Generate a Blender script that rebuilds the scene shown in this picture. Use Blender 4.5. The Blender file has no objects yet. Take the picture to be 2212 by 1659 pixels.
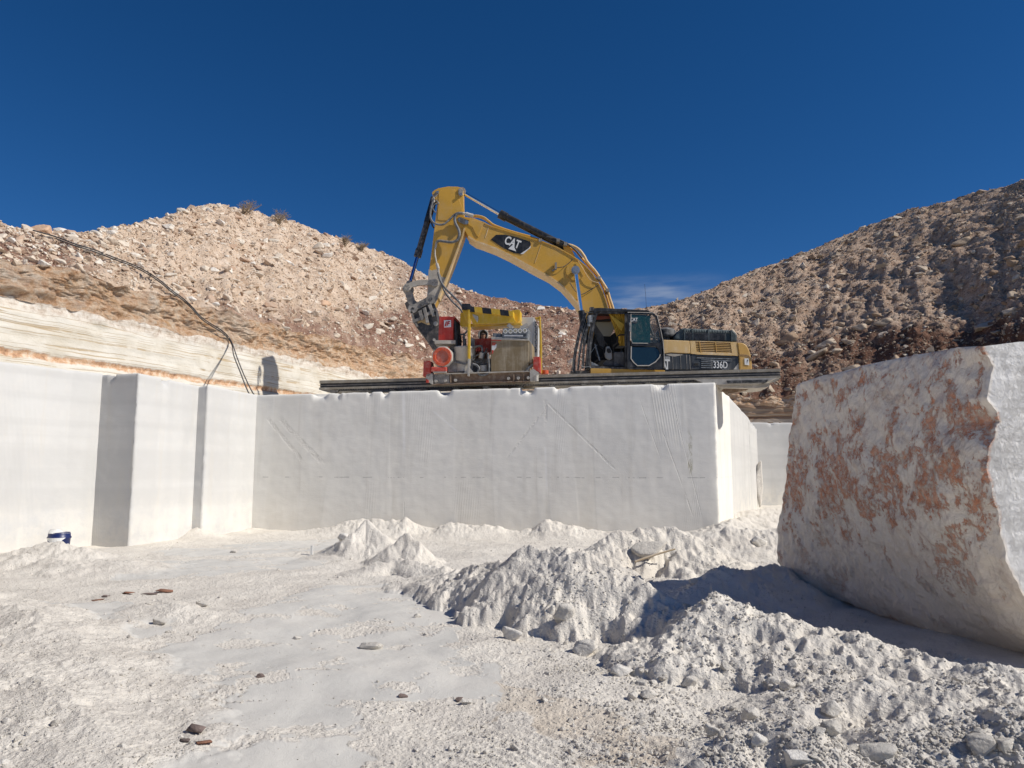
import bpy, bmesh, math, random
import numpy as np
from mathutils import Vector, Matrix
from mathutils.bvhtree import BVHTree
R = math.radians
random.seed(7); RNG = np.random.default_rng(7)
scene = bpy.context.scene
COL = scene.collection
# ------------------------------------------------------------------ camera
PITCH = math.atan((1016-829.5)/1600.0)
CAMZ = 1.6
cam = bpy.data.objects.new('camera', bpy.data.cameras.new('camera'))
COL.objects.link(cam)
cam.location = (0, 0, CAMZ)
cam.rotation_euler = (R(90)+PITCH, 0, 0)
cam.data.sensor_width = 36; cam.data.lens = 36*1600/2212
cam.data.clip_start = 0.05; cam.data.clip_end = 3000
scene.camera = cam
# ------------------------------------------------------------------ sky and sun
SUN_EL = 40.0; SUN_AZ = 16.5            # degrees in front of +x
sdir = Vector((math.cos(R(SUN_EL))*math.cos(R(SUN_AZ)), -math.cos(R(SUN_EL))*math.sin(R(SUN_AZ)), math.sin(R(SUN_EL))))
w = bpy.data.worlds.new('World'); scene.world = w; w.use_nodes = True
nt = w.node_tree; nt.nodes.clear()
out = nt.nodes.new('ShaderNodeOutputWorld'); bg = nt.nodes.new('ShaderNodeBackground')
sky = nt.nodes.new('ShaderNodeTexSky'); sky.sky_type = 'NISHITA'; sky.sun_disc = False
sky.sun_elevation = R(SUN_EL); sky.sun_rotation = math.atan2(sdir.x, sdir.y)
sky.altitude = 2600; sky.air_density = 0.9; sky.dust_density = 0.0; sky.ozone_density = 4.0
bg.inputs['Strength'].default_value = 0.076
tc = nt.nodes.new('ShaderNodeTexCoord')
sp = nt.nodes.new('ShaderNodeSeparateXYZ'); nt.links.new(tc.outputs['Generated'], sp.inputs[0])
def wmath(op, a, b=None, c=None):
    n = nt.nodes.new('ShaderNodeMath'); n.operation = op
    for i, v in enumerate((a, b, c)):
        if v is None: continue
        if isinstance(v, (int, float)): n.inputs[i].default_value = v
        else: nt.links.new(v, n.inputs[i])
    return n.outputs[0]
def wrange(v, a, b, c, d):
    n = nt.nodes.new('ShaderNodeMapRange'); n.interpolation_type = 'SMOOTHSTEP'
    nt.links.new(v, n.inputs[0])
    for i, k in enumerate((a, b, c, d)): n.inputs[i+1].default_value = k
    return n.outputs[0]
zb = wmath('MULTIPLY', wrange(sp.outputs[2], .185, .215, 0, 1), wrange(sp.outputs[2], .225, .262, 1, 0))
xb = wmath('MULTIPLY', wrange(sp.outputs[0], .075, .15, 0, 1), wrange(sp.outputs[0], .20, .30, 1, 0))
yb = wmath('GREATER_THAN', sp.outputs[1], 0.0)
mp = nt.nodes.new('ShaderNodeMapping'); nt.links.new(tc.outputs['Generated'], mp.inputs[0]); mp.inputs['Scale'].default_value = (9, 9, 60)
mp.inputs['Rotation'].default_value = (0, R(-8), 0)
nz = nt.nodes.new('ShaderNodeTexNoise'); nz.inputs['Scale'].default_value = 1.4; nz.inputs['Detail'].default_value = 7; nt.links.new(mp.outputs[0], nz.inputs['Vector'])
cf = wmath('MULTIPLY', wmath('MULTIPLY', zb, xb), yb)
cf = wmath('MULTIPLY', cf, wrange(nz.outputs[0], .32, .75, 0.05, .55))
mx = nt.nodes.new('ShaderNodeMix'); mx.data_type = 'RGBA'
tint = nt.nodes.new('ShaderNodeMix'); tint.data_type = 'RGBA'; tint.blend_type = 'MULTIPLY'; tint.inputs[0].default_value = 1
tint.inputs[7].default_value = (.98, .93, 1.0, 1)
hs = nt.nodes.new('ShaderNodeHueSaturation'); hs.inputs['Saturation'].default_value = 1.27; nt.links.new(sky.outputs[0], hs.inputs['Color'])
nt.links.new(hs.outputs[0], tint.inputs[6]); nt.links.new(tint.outputs[2], mx.inputs[6])
nt.links.new(cf, mx.inputs[0]); mx.inputs[7].default_value = (5.2, 5.8, 6.8, 1)
nt.links.new(mx.outputs[2], bg.inputs['Color']); nt.links.new(bg.outputs[0], out.inputs[0])
sun = bpy.data.objects.new('sun', bpy.data.lights.new('sun', 'SUN')); COL.objects.link(sun)
sun.data.energy = 4.1; sun.data.angle = R(0.53); sun.data.color = (1.0, .945, .86)
sun.rotation_euler = sdir.to_track_quat('Z', 'Y').to_euler(); sun.location = (20, -10, 30)
vs = scene.view_settings; scene.display_settings.display_device = 'sRGB'
vs.view_transform = 'Standard'; vs.look = 'None'; vs.gamma = 1; vs.exposure = 0.12; vs.use_curve_mapping = False
scene.cycles.max_bounces = 6; scene.cycles.diffuse_bounces = 4
# ------------------------------------------------------------------ pixel rays (survey of the photo, 2212 wide)
SC = 3840/2212.0
CP, SP_ = math.cos(PITCH), math.sin(PITCH)
def ray(u, v):
    a, b = u-1106.0, 829.5-v
    return Vector((a, CP*1600-SP_*b, SP_*1600+CP*b))
def P(u, v, Y):
    d = ray(u, v); t = Y/d.y
    return Vector((d.x*t, Y, CAMZ+d.z*t))
def PZ(u, v, z=0.0):
    d = ray(u, v); t = (z-CAMZ)/d.z
    return Vector((d.x*t, d.y*t, z))
def proj(p):
    x, y, z = p[0], p[1], p[2]-CAMZ
    f = CP*y+SP_*z; up = -SP_*y+CP*z
    return 1106+1600*x/f, 829.5-1600*up/f
class Frame:                                     # a vertical plane; off = metres behind it
    def __init__(s, p0, d):
        s.p0 = Vector((p0[0], p0[1], 0)); s.d = Vector((d[0], d[1], 0)).normalized(); s.n = Vector((-s.d.y, s.d.x, 0))
    def pt(s, uv, off=0.0):
        r = ray(*uv); o = Vector((0, 0, CAMZ))
        t = (off-(o-s.p0).dot(s.n))/r.dot(s.n)
        return o+r*t
def zmap(x0, y0, k): return lambda x, y: ((x0+k*x)/SC, (y0+k*y)/SC)
Z1 = zmap(1450, 650, 900/1757.); Z2 = zmap(2100, 1050, 900/2212.); Z3 = zmap(1500, 1100, 650/2212.)
Z4 = zmap(1500, 680, 300/766.); Z5 = zmap(2120, 1130, 440/2212.); Z6 = zmap(2480, 1200, 480/2212.)
# ------------------------------------------------------------------ noise
_p = RNG.permutation(256).astype(np.int64); PERM = np.concatenate([_p, _p, _p])
G3 = RNG.normal(size=(256, 3)); G3 /= np.linalg.norm(G3, axis=1)[:, None]
def pn3(x, y, z):
    xi, yi, zi = np.floor(x).astype(np.int64), np.floor(y).astype(np.int64), np.floor(z).astype(np.int64)
    xf, yf, zf = x-xi, y-yi, z-zi
    u_, v_, w_ = (t*t*t*(t*(t*6-15)+10) for t in (xf, yf, zf))
    r = 0
    for a in (0, 1):
        for b in (0, 1):
            for c in (0, 1):
                h = PERM[PERM[PERM[(xi+a) & 255]+((yi+b) & 255)]+((zi+c) & 255)]
                g = G3[h]
                d = g[..., 0]*(xf-a)+g[..., 1]*(yf-b)+g[..., 2]*(zf-c)
                r = r+d*(u_ if a else 1-u_)*(v_ if b else 1-v_)*(w_ if c else 1-w_)
    return r*1.6
def pn2(x, y):
    xi, yi = np.floor(x).astype(np.int64), np.floor(y).astype(np.int64)
    xf, yf = x-xi, y-yi
    u_, v_ = (t*t*t*(t*(t*6-15)+10) for t in (xf, yf))
    r = 0
    for a in (0, 1):
        for b in (0, 1):
            h = PERM[PERM[(xi+a) & 255]+((yi+b) & 255)]
            an = h*(2*math.pi/256)
            r = r+(np.cos(an)*(xf-a)+np.sin(an)*(yf-b))*(u_ if a else 1-u_)*(v_ if b else 1-v_)
    return r*1.5
def fbm2(x, y, o=4, g=.5):
    r = 0; a = 1
    for i in range(o): r = r+a*pn2(x*2**i+17*i, y*2**i-9*i); a *= g
    return r
def fbm3(x, y, z, o=4, g=.5):
    r = 0; a = 1
    for i in range(o): r = r+a*pn3(x*2**i+17*i, y*2**i-9*i, z*2**i+5*i); a *= g
    return r
def sstep(a, b, x):
    t = np.clip((x-a)/(b-a), 0, 1); return t*t*(3-2*t)
# ------------------------------------------------------------------ material helpers
class M:
    def __init__(s, name):
        s.m = bpy.data.materials.new(name); s.m.use_nodes = True; s.nt = s.m.node_tree
        s.b = s.nt.nodes['Principled BSDF']; s.pos = s.nt.nodes.new('ShaderNodeNewGeometry').outputs['Position']
    def node(s, t, **k):
        n = s.nt.nodes.new(t)
        for a, v in k.items(): setattr(n, a, v)
        return n
    def link(s, a, b): s.nt.links.new(a, b)
    def setin(s, inp, v):
        if hasattr(v, 'links') or hasattr(v, 'is_linked'): s.link(v, inp)
        else: inp.default_value = v
    def map(s, scale=(1, 1, 1), rot=(0, 0, 0), src=None):
        n = s.node('ShaderNodeMapping'); s.link(src or s.pos, n.inputs[0]); n.inputs['Scale'].default_value = scale; n.inputs['Rotation'].default_value = rot
        return n.outputs[0]
    def noise(s, scale, detail=5, rough=.55, vec=None, dist=0):
        n = s.node('ShaderNodeTexNoise'); s.link(vec or s.pos, n.inputs['Vector'])
        n.inputs['Scale'].default_value = scale; n.inputs['Detail'].default_value = detail; n.inputs['Roughness'].default_value = rough; n.inputs['Distortion'].default_value = dist
        return n.outputs[0]
    def voro(s, scale, vec=None, feat='F1'):
        n = s.node('ShaderNodeTexVoronoi', feature=feat); s.link(vec or s.pos, n.inputs['Vector']); n.inputs['Scale'].default_value = scale
        return n.outputs['Distance']
    def math(s, op, a, b=None, c=None, clamp=False):
        n = s.node('ShaderNodeMath', operation=op); n.use_clamp = clamp
        for i, v in enumerate((a, b, c)):
            if v is not None: s.setin(n.inputs[i], v)
        return n.outputs[0]
    def rng(s, v, a, b, c=0., d=1.):
        n = s.node('ShaderNodeMapRange', interpolation_type='SMOOTHSTEP'); s.link(v, n.inputs[0])
        for i, k in enumerate((a, b, c, d)): n.inputs[i+1].default_value = k
        return n.outputs[0]
    def mix(s, f, a, b, blend='MIX'):
        n = s.node('ShaderNodeMix', data_type='RGBA', blend_type=blend)
        s.setin(n.inputs[0], f)
        for i, v in ((6, a), (7, b)):
            if isinstance(v, tuple): n.inputs[i].default_value = (*v[:3], 1)
            else: s.link(v, n.inputs[i])
        return n.outputs[2]
    def ramp(s, v, stops):
        n = s.node('ShaderNodeValToRGB'); s.link(v, n.inputs[0]); e = n.color_ramp.elements
        while len(e) < len(stops): e.new(.5)
        for i, (p, c) in enumerate(stops): e[i].position = p; e[i].color = (*c[:3], 1)
        return n.outputs[0]
    def xyz(s, src=None):
        n = s.node('ShaderNodeSeparateXYZ'); s.link(src or s.pos, n.inputs[0]); return n.outputs
    def attr(s, name):
        n = s.node('ShaderNodeAttribute', attribute_name=name); return n.outputs['Fac']
    def isl(s):
        return s.node('ShaderNodeNewGeometry').outputs['Random Per Island']
    def objrand(s):
        return s.node('ShaderNodeObjectInfo').outputs['Random']
    def nz(s):
        return s.xyz(s.node('ShaderNodeNewGeometry').outputs['Normal'])[2]
    def bump(s, h, strength=.5, dist=.01, prev=None):
        n = s.node('ShaderNodeBump'); n.inputs['Strength'].default_value = strength; n.inputs['Distance'].default_value = dist
        s.link(h, n.inputs['Height'])
        if prev is not None: s.link(prev, n.inputs['Normal'])
        return n.outputs[0]
    def done(s, col, rough=.85, nrm=None, metal=0., spec=.3, **k):
        b = s.b
        if isinstance(col, tuple): b.inputs['Base Color'].default_value = (*col[:3], 1)
        else: s.link(col, b.inputs['Base Color'])
        s.setin(b.inputs['Roughness'], rough); b.inputs['Metallic'].default_value = metal; b.inputs['Specular IOR Level'].default_value = spec
        if nrm is not None: s.link(nrm, b.inputs['Normal'])
        return s.m
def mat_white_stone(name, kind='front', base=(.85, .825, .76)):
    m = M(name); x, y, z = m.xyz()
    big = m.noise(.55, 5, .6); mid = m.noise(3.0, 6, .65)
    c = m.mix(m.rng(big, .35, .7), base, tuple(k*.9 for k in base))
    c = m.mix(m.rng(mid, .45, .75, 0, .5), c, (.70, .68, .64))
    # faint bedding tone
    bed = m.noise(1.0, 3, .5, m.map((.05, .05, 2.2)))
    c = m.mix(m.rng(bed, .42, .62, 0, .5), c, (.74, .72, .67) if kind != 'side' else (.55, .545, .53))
    dr = m.rng(m.noise(2.4, 5, .65, m.map((2, 2, .14))), .52, .70)
    c = m.mix(m.math('MULTIPLY', dr, .35), c, (.62, .585, .52))
    # powder near the foot, warm
    foot = m.math('MULTIPLY', m.rng(z, .2, 1.3, 1, 0), m.rng(mid, .3, .6))
    c = m.mix(m.math('MULTIPLY', foot, .55), c, (.80, .76, .68))
    # broad saw-path stripes, rotated sweeps of the cutting bar
    sw = None
    for ang, sc, lo in ((R(38), 1.1, .56), (R(-34), 1.3, .58), (R(84), .9, .55)):
        vec = m.map((sc, sc, sc*.09), (0, ang, 0)); n = m.noise(1.0, 2, .4, vec)
        r_ = m.rng(n, lo, lo+.05)
        sw = r_ if sw is None else m.math('MAXIMUM', sw, r_)
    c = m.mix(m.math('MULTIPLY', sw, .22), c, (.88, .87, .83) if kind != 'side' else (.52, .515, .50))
    if kind == 'front':
        zz = m.math('ADD', z, m.math('MULTIPLY', m.math('SUBTRACT', m.noise(1.3, 4), .5), .05))
        line = m.rng(m.math('ABSOLUTE', m.math('SUBTRACT', zz, 1.42)), .006, .02, 1, 0)
        dash = m.rng(m.noise(5.0, 3, .6, m.map((1, 1, .2))), .5, .56)
        c = m.mix(m.math('MULTIPLY', m.math('MULTIPLY', line, dash), .45), c, (.32, .31, .29))
        def seg(p1, p2, w):
            (x1, z1), (x2, z2) = p1, p2; L = math.hypot(x2-x1, z2-z1); dx, dz = (x2-x1)/L, (z2-z1)/L
            a = m.math('ADD', m.math('MULTIPLY', m.math('SUBTRACT', x, x1), dx), m.math('MULTIPLY', m.math('SUBTRACT', z, z1), dz))
            b = m.math('SUBTRACT', m.math('MULTIPLY', m.math('SUBTRACT', x, x1), dz), m.math('MULTIPLY', m.math('SUBTRACT', z, z1), dx))
            b = m.math('ADD', b, m.math('MULTIPLY', m.math('SUBTRACT', m.noise(2.5, 3), .5), w*1.2))
            return m.math('MULTIPLY', m.rng(m.math('ABSOLUTE', b), w*.25, w, 1, 0), m.math('MULTIPLY', m.rng(a, 0, .15), m.rng(a, L-.5, L, 1, 0)))
        def q2(u, v): p = P(u, v, 20-1.6*(u-549)/1001.); return (p.x, p.z)
        grooves = None; pale = None
        for a_, b_2, w_, g_ in (((1180, 868), (1340, 1025), .035, 1), ((1182, 880), (1085, 1000), .05, 1), ((1430, 930), (1478, 1060), .02, 1), ((1478, 1060), (1500, 1125), .02, 1),
                              ((600, 900), (708, 1012), .09, 1), ((575, 900), (665, 1010), .07, 1), ((872, 845), (874, 1000), .05, 0), ((873, 1080), (873, 1140), .012, 1), ((932, 885), (1010, 950), .035, 0),
                              ((1178, 860), (1180, 930), .06, 1), ((1178, 960), (1181, 1080), .04, 0), ((1380, 860), (1430, 1000), .012, 1), ((1445, 840), (1520, 1130), .012, 1)):
            k_ = seg(q2(*a_), q2(*b_2), w_)
            if g_: grooves = k_ if grooves is None else m.math('MAXIMUM', grooves, k_)
            else: pale = k_ if pale is None else m.math('MAXIMUM', pale, k_)
        gz_ = m.math('MULTIPLY', grooves, m.rng(m.noise(9, 5, .7), .35, .6))
        c = m.mix(m.math('MULTIPLY', gz_, .22), c, (.58, .54, .48)); c = m.mix(m.math('MULTIPLY', pale, .55), c, (.88, .87, .85))
        p_a, p_b = q2(1400, 830), q2(1455, 830)
        flu = m.math('MULTIPLY', m.math('MULTIPLY', m.rng(m.math('ADD', x, m.math('MULTIPLY', z, .12)), p_a[0]+.45, p_a[0]+.5), m.rng(m.math('ADD', x, m.math('MULTIPLY', z, .12)), p_b[0]+.42, p_b[0]+.5, 1, 0)), m.rng(z, 1.9, 3.0))
        fw = m.node('ShaderNodeTexWave', wave_type='BANDS', bands_direction='X'); m.link(m.map((1, 1, 1), (0, R(-7), 0)), fw.inputs[0]); fw.inputs['Scale'].default_value = 8; fw.inputs['Distortion'].default_value = .3
        extra = m.math('ADD', m.math('MULTIPLY', gz_, -.8), m.math('MULTIPLY', m.math('MULTIPLY', flu, fw.outputs[1]), .55))
        st = m.rng(m.math('ABSOLUTE', m.math('ADD', x, 40.0)), .03, .09, 1, 0)
        c = m.mix(m.math('MULTIPLY', st, .35), c, (.86, .85, .83))
        ol = m.math('MULTIPLY', m.rng(m.math('ABSOLUTE', m.math('SUBTRACT', x, 4.42)), .02, .09, 1, 0), m.math('MULTIPLY', m.rng(z, 1.35, 1.7), m.rng(z, 2.3, 2.7, 1, 0)))
        ol = m.math('MULTIPLY', ol, m.rng(m.noise(14, 4, .7, m.map((1, 1, .3))), .45, .62))
        c = m.mix(m.math('MULTIPLY', ol, .8), c, (.36, .33, .20))
    # pits
    pit = m.rng(m.voro(7.0), .0, .07, 1, 0)
    pit = m.math('MULTIPLY', pit, m.rng(m.noise(1.7, 2), .58, .66))
    c = m.mix(m.math('MULTIPLY', pit, .5), c, (.4, .38, .35))
    # score lines as relief
    wv = m.node('ShaderNodeTexWave', wave_type='BANDS', bands_direction='X'); m.link(m.map((1, 1, 1), (0, R(4), 0)), wv.inputs[0])
    wv.inputs['Scale'].default_value = 7; wv.inputs['Distortion'].default_value = 1.2; wv.inputs['Detail'].default_value = 2
    msk = m.rng(m.noise(.6, 2, .5, m.map((1.6, 1.6, .35))), .60, .66)
    h1 = m.math('MULTIPLY', wv.outputs[1], m.math('MULTIPLY', msk, .14))
    wv2 = m.node('ShaderNodeTexWave', wave_type='BANDS', bands_direction='X'); m.link(m.map((1, 1, 1), (0, R(-36), 0)), wv2.inputs[0])
    wv2.inputs['Scale'].default_value = 9; wv2.inputs['Distortion'].default_value = 2.5; wv2.inputs['Detail'].default_value = 3
    msk2 = m.rng(m.noise(.5, 2, .5, m.map((1.6, 1.6, .5), (0, R(-36), 0))), .62, .68)
    h1 = m.math('ADD', h1, m.math('MULTIPLY', wv2.outputs[1], m.math('MULTIPLY', msk2, .2)))
    h2 = m.math('ADD', m.math('MULTIPLY', m.noise(5, 6, .55, m.map((1, 1, 2.2))), .4), h1)
    rgh = m.rng(m.math('ADD', z, m.math('MULTIPLY', m.noise(1.4, 4), 1.2)), 1.1, 1.35, 1, 0)
    h2 = m.math('ADD', h2, m.math('MULTIPLY', m.noise(11, 7, .7), m.math('MULTIPLY', rgh, .55 if kind == 'side' else .2)))
    h2 = m.math('ADD', h2, m.math('MULTIPLY', sw, .25))
    if kind == 'front': h2 = m.math('ADD', h2, extra)
    n1 = m.bump(h2, .4, .022); n2 = m.bump(m.noise(60, 4, .7), .14, .008, n1)
    return m.done(c, .92, n2, spec=.15)
def mat_soil(name, right=False):
    m = M(name); x, y, z = m.xyz()
    n1 = m.noise(.22, 6, .6); n2 = m.noise(1.7, 7, .68); n3 = m.noise(9, 6, .7)
    if not right:
        c = m.ramp(n2, [(.30, (.36, .24, .16)), (.48, (.62, .48, .36)), (.62, (.71, .575, .455)), (.75, (.79, .70, .59))])
        dark = m.ramp(n2, [(.3, (.15, .08, .058)), (.5, (.28, .165, .12)), (.7, (.44, .31, .24))])
        # reddish fill where the slope nears the floor and towards the right
        f = m.math('ADD', m.math('MULTIPLY', m.rng(x, -11.0, -4.5), .75), m.math('MULTIPLY', m.math('SUBTRACT', n1, .5), 2.4))
        f = m.math('ADD', f, m.rng(z, 7.2, 10.5, .25, -.25)); f = m.math('ADD', f, m.rng(x, -6.0, .5, 0, .6))
        f = m.math('ADD', f, m.math('MULTIPLY', m.math('MULTIPLY', m.rng(x, -12.5, -10.2, 1, 0), m.rng(z, 7.3, 8.3, 1, 0)), .9)); f = m.rng(f, .25, .8)
        c = m.mix(f, c, dark)
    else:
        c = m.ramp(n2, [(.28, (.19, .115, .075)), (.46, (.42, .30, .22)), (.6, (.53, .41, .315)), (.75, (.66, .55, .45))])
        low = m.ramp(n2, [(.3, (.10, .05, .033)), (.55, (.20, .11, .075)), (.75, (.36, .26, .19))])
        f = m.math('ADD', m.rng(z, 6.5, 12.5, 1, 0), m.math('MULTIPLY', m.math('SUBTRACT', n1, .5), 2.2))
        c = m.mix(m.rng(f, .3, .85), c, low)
    sp_ = m.rng(m.voro(13), .10, .22, 1, 0)
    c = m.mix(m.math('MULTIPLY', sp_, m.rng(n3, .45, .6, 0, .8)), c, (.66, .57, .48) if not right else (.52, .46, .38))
    h = m.math('ADD', m.math('MULTIPLY', n3, .7), m.math('MULTIPLY', m.rng(m.voro(10), 0, .5, 1, 0), .5))
    b1 = m.bump(h, .9, .09); b2 = m.bump(m.noise(34, 5, .75), .7, .03, b1)
    return m.done(c, .95, b2, spec=.1)
def mat_rock(name, stops, use='isl', sc=3.0):
    m = M(name)
    r = m.isl() if use == 'isl' else m.objrand()
    c = m.ramp(r, stops)
    c = m.mix(m.rng(m.noise(sc*1.3, 6, .65), .4, .7, 0, .55), c, tuple(k*.62 for k in stops[len(stops)//2][1]))
    n = m.bump(m.noise(sc*3, 7, .7), .7, .05); n = m.bump(m.noise(sc*14, 4, .7), .5, .012, n)
    return m.done(c, .92, n, spec=.12)
def mat_strata(name):
    m = M(name); x, y, z = m.xyz()
    wob = m.math('MULTIPLY', m.math('SUBTRACT', m.noise(.8, 5, .6), .5), .12)
    zz = m.math('ADD', z, wob)
    comb = m.node('ShaderNodeCombineXYZ'); m.link(m.math('MULTIPLY', x, .05), comb.inputs[0]); m.link(m.math('MULTIPLY', y, .05), comb.inputs[1]); m.link(m.math('MULTIPLY', zz, 2.6), comb.inputs[2])
    v1 = m.noise(1.0, 3, .5, comb.outputs[0])
    vein = m.rng(m.math('ABSOLUTE', m.math('SUBTRACT', m.math('FRACT', m.math('MULTIPLY', v1, 12.0)), .5)), .02, .17, 1, 0)
    vein = m.math('MULTIPLY', vein, m.rng(m.noise(1.5, 4, .6), .36, .5))
    c = m.mix(m.rng(m.noise(.9, 6, .6), .4, .7), (.70, .665, .59), (.60, .55, .455))
    c = m.mix(m.rng(v1, .5, .68, 0, .5), c, (.68, .62, .50))
    c = m.mix(m.math('MULTIPLY', vein, .85), c, (.44, .33, .20))
    d = m.math('ABSOLUTE', m.math('SUBTRACT', m.math('ADD', z, m.math('MULTIPLY', m.math('SUBTRACT', m.noise(1.6, 5, .7), .5), .30)), 4.37))
    seam = m.rng(d, .05, .11, 1, 0)
    sc_ = m.ramp(m.noise(5, 5, .7), [(.35, (.30, .15, .08)), (.5, (.58, .34, .19)), (.65, (.70, .58, .45))])
    c = m.mix(m.math('MULTIPLY', seam, .9), c, sc_)
    # rubbly dusty crown of the white bed
    cr = m.rng(m.math('ADD', z, m.math('MULTIPLY', m.math('SUBTRACT', m.noise(2, 5, .7), .5), .5)), 5.35, 5.55)
    c = m.mix(m.math('MULTIPLY', cr, .8), c, m.ramp(m.noise(6, 6, .7), [(.35, (.36, .26, .19)), (.5, (.6, .53, .45)), (.7, (.76, .72, .66))]))
    # brown strata in the back right of the pit
    rb = m.rng(x, 2.0, 6.0)
    bc = m.ramp(m.noise(2.4, 5, .65, comb.outputs[0]), [(.3, (.13, .07, .045)), (.45, (.30, .17, .10)), (.55, (.42, .30, .20)), (.68, (.58, .50, .41))])
    c = m.mix(rb, c, bc)
    h = m.math('ADD', m.noise(5, 6, .65, m.map((1, 1, 2.2))), m.math('MULTIPLY', vein, -.25))
    h = m.math('ADD', h, m.math('MULTIPLY', seam, -.4))
    b = m.bump(h, .5, .05); b = m.bump(m.noise(40, 5, .7), .4, .012, b)
    return m.done(c, .92, b, spec=.12)
def mat_orange(name):
    m = M(name); x, y, z = m.xyz()
    lay = m.map((1, 1, .8)); a = m.noise(2.0, 9, .74, lay, .3); b = m.noise(.7, 6, .65); q = m.noise(4.5, 9, .78, m.map((1, 1, 1.1)))
    c = m.ramp(q, [(.32, (.48, .25, .14)), (.43, (.68, .42, .25)), (.52, (.80, .58, .40)), (.64, (.86, .72, .57)), (.76, (.80, .60, .48))])
    pale = m.ramp(q, [(.33, (.54, .41, .33)), (.5, (.72, .60, .48)), (.7, (.82, .75, .66))])
    c = m.mix(m.rng(b, .50, .64, 0, .65), c, pale)
    oc = m.math('MULTIPLY', m.rng(a, .53, .62), m.rng(m.noise(1.1, 4), .45, .6)); c = m.mix(m.math('MULTIPLY', oc, .5), c, (.60, .34, .13))
    c = m.mix(m.rng(a, .42, .34, 0, .35), c, (.40, .20, .11))
    up = m.rng(m.math('ADD', z, m.math('MULTIPLY', m.math('SUBTRACT', m.noise(1.1, 6, .7), .5), 1.2)), 6.6, 6.95)
    c = m.mix(m.math('MULTIPLY', up, .8), c, m.ramp(q, [(.35, (.28, .14, .09)), (.5, (.50, .31, .21)), (.68, (.76, .61, .47))]))
    wv = m.node('ShaderNodeTexVoronoi', feature='F1'); m.link(m.map((1.2, 1.2, 2.4)), wv.inputs['Vector']); wv.inputs['Scale'].default_value = 1.6
    blk = m.node('ShaderNodeSeparateColor'); m.link(wv.outputs['Color'], blk.inputs[0])
    h = m.math('ADD', m.math('MULTIPLY', a, 1.2), m.math('ADD', q, m.math('MULTIPLY', blk.outputs[0], .5)))
    n = m.bump(h, 1.0, .16); n = m.bump(m.noise(18, 7, .8), .9, .035, n)
    return m.done(c, .92, n, spec=.1)
def mat_ground(name):
    m = M(name)
    flat = m.attr('flat'); beige = m.attr('beige')
    n1 = m.noise(1.3, 7, .65); n2 = m.noise(16, 6, .72)
    c = m.mix(m.rng(n1, .35, .7), (.77, .725, .65), (.66, .615, .55))
    c = m.mix(m.rng(n2, .5, .72, 0, .45), c, (.60, .56, .50))
    fl = m.mix(m.rng(m.noise(.8, 5, .6), .35, .7), (.62, .605, .565), (.68, .655, .605))
    fl = m.mix(m.rng(m.noise(7, 6, .7, m.map((1.6, .5, 1), (0, 0, R(25)))), .55, .72, 0, .3), fl, (.63, .605, .56))
    c = m.mix(flat, c, fl)
    c = m.mix(m.math('MULTIPLY', beige, m.rng(n1, .3, .65, .2, .7)), c, (.62, .53, .42))
    ch = m.rng(m.voro(30), .0, .55, 1, 0); ch2 = m.rng(m.voro(75), .0, .55, 1, 0)
    h = m.math('ADD', m.math('MULTIPLY', n2, 1.1), m.math('ADD', m.math('MULTIPLY', ch, .5), m.math('MULTIPLY', ch2, .25)))
    h = m.math('MULTIPLY', h, m.math('SUBTRACT', 1.0, m.math('MULTIPLY', flat, .93)))
    b = m.bump(h, .75, .016); b = m.bump(m.noise(110, 4, .8), .7, .006, b)
    return m.done(c, .95, b, spec=.1)
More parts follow.
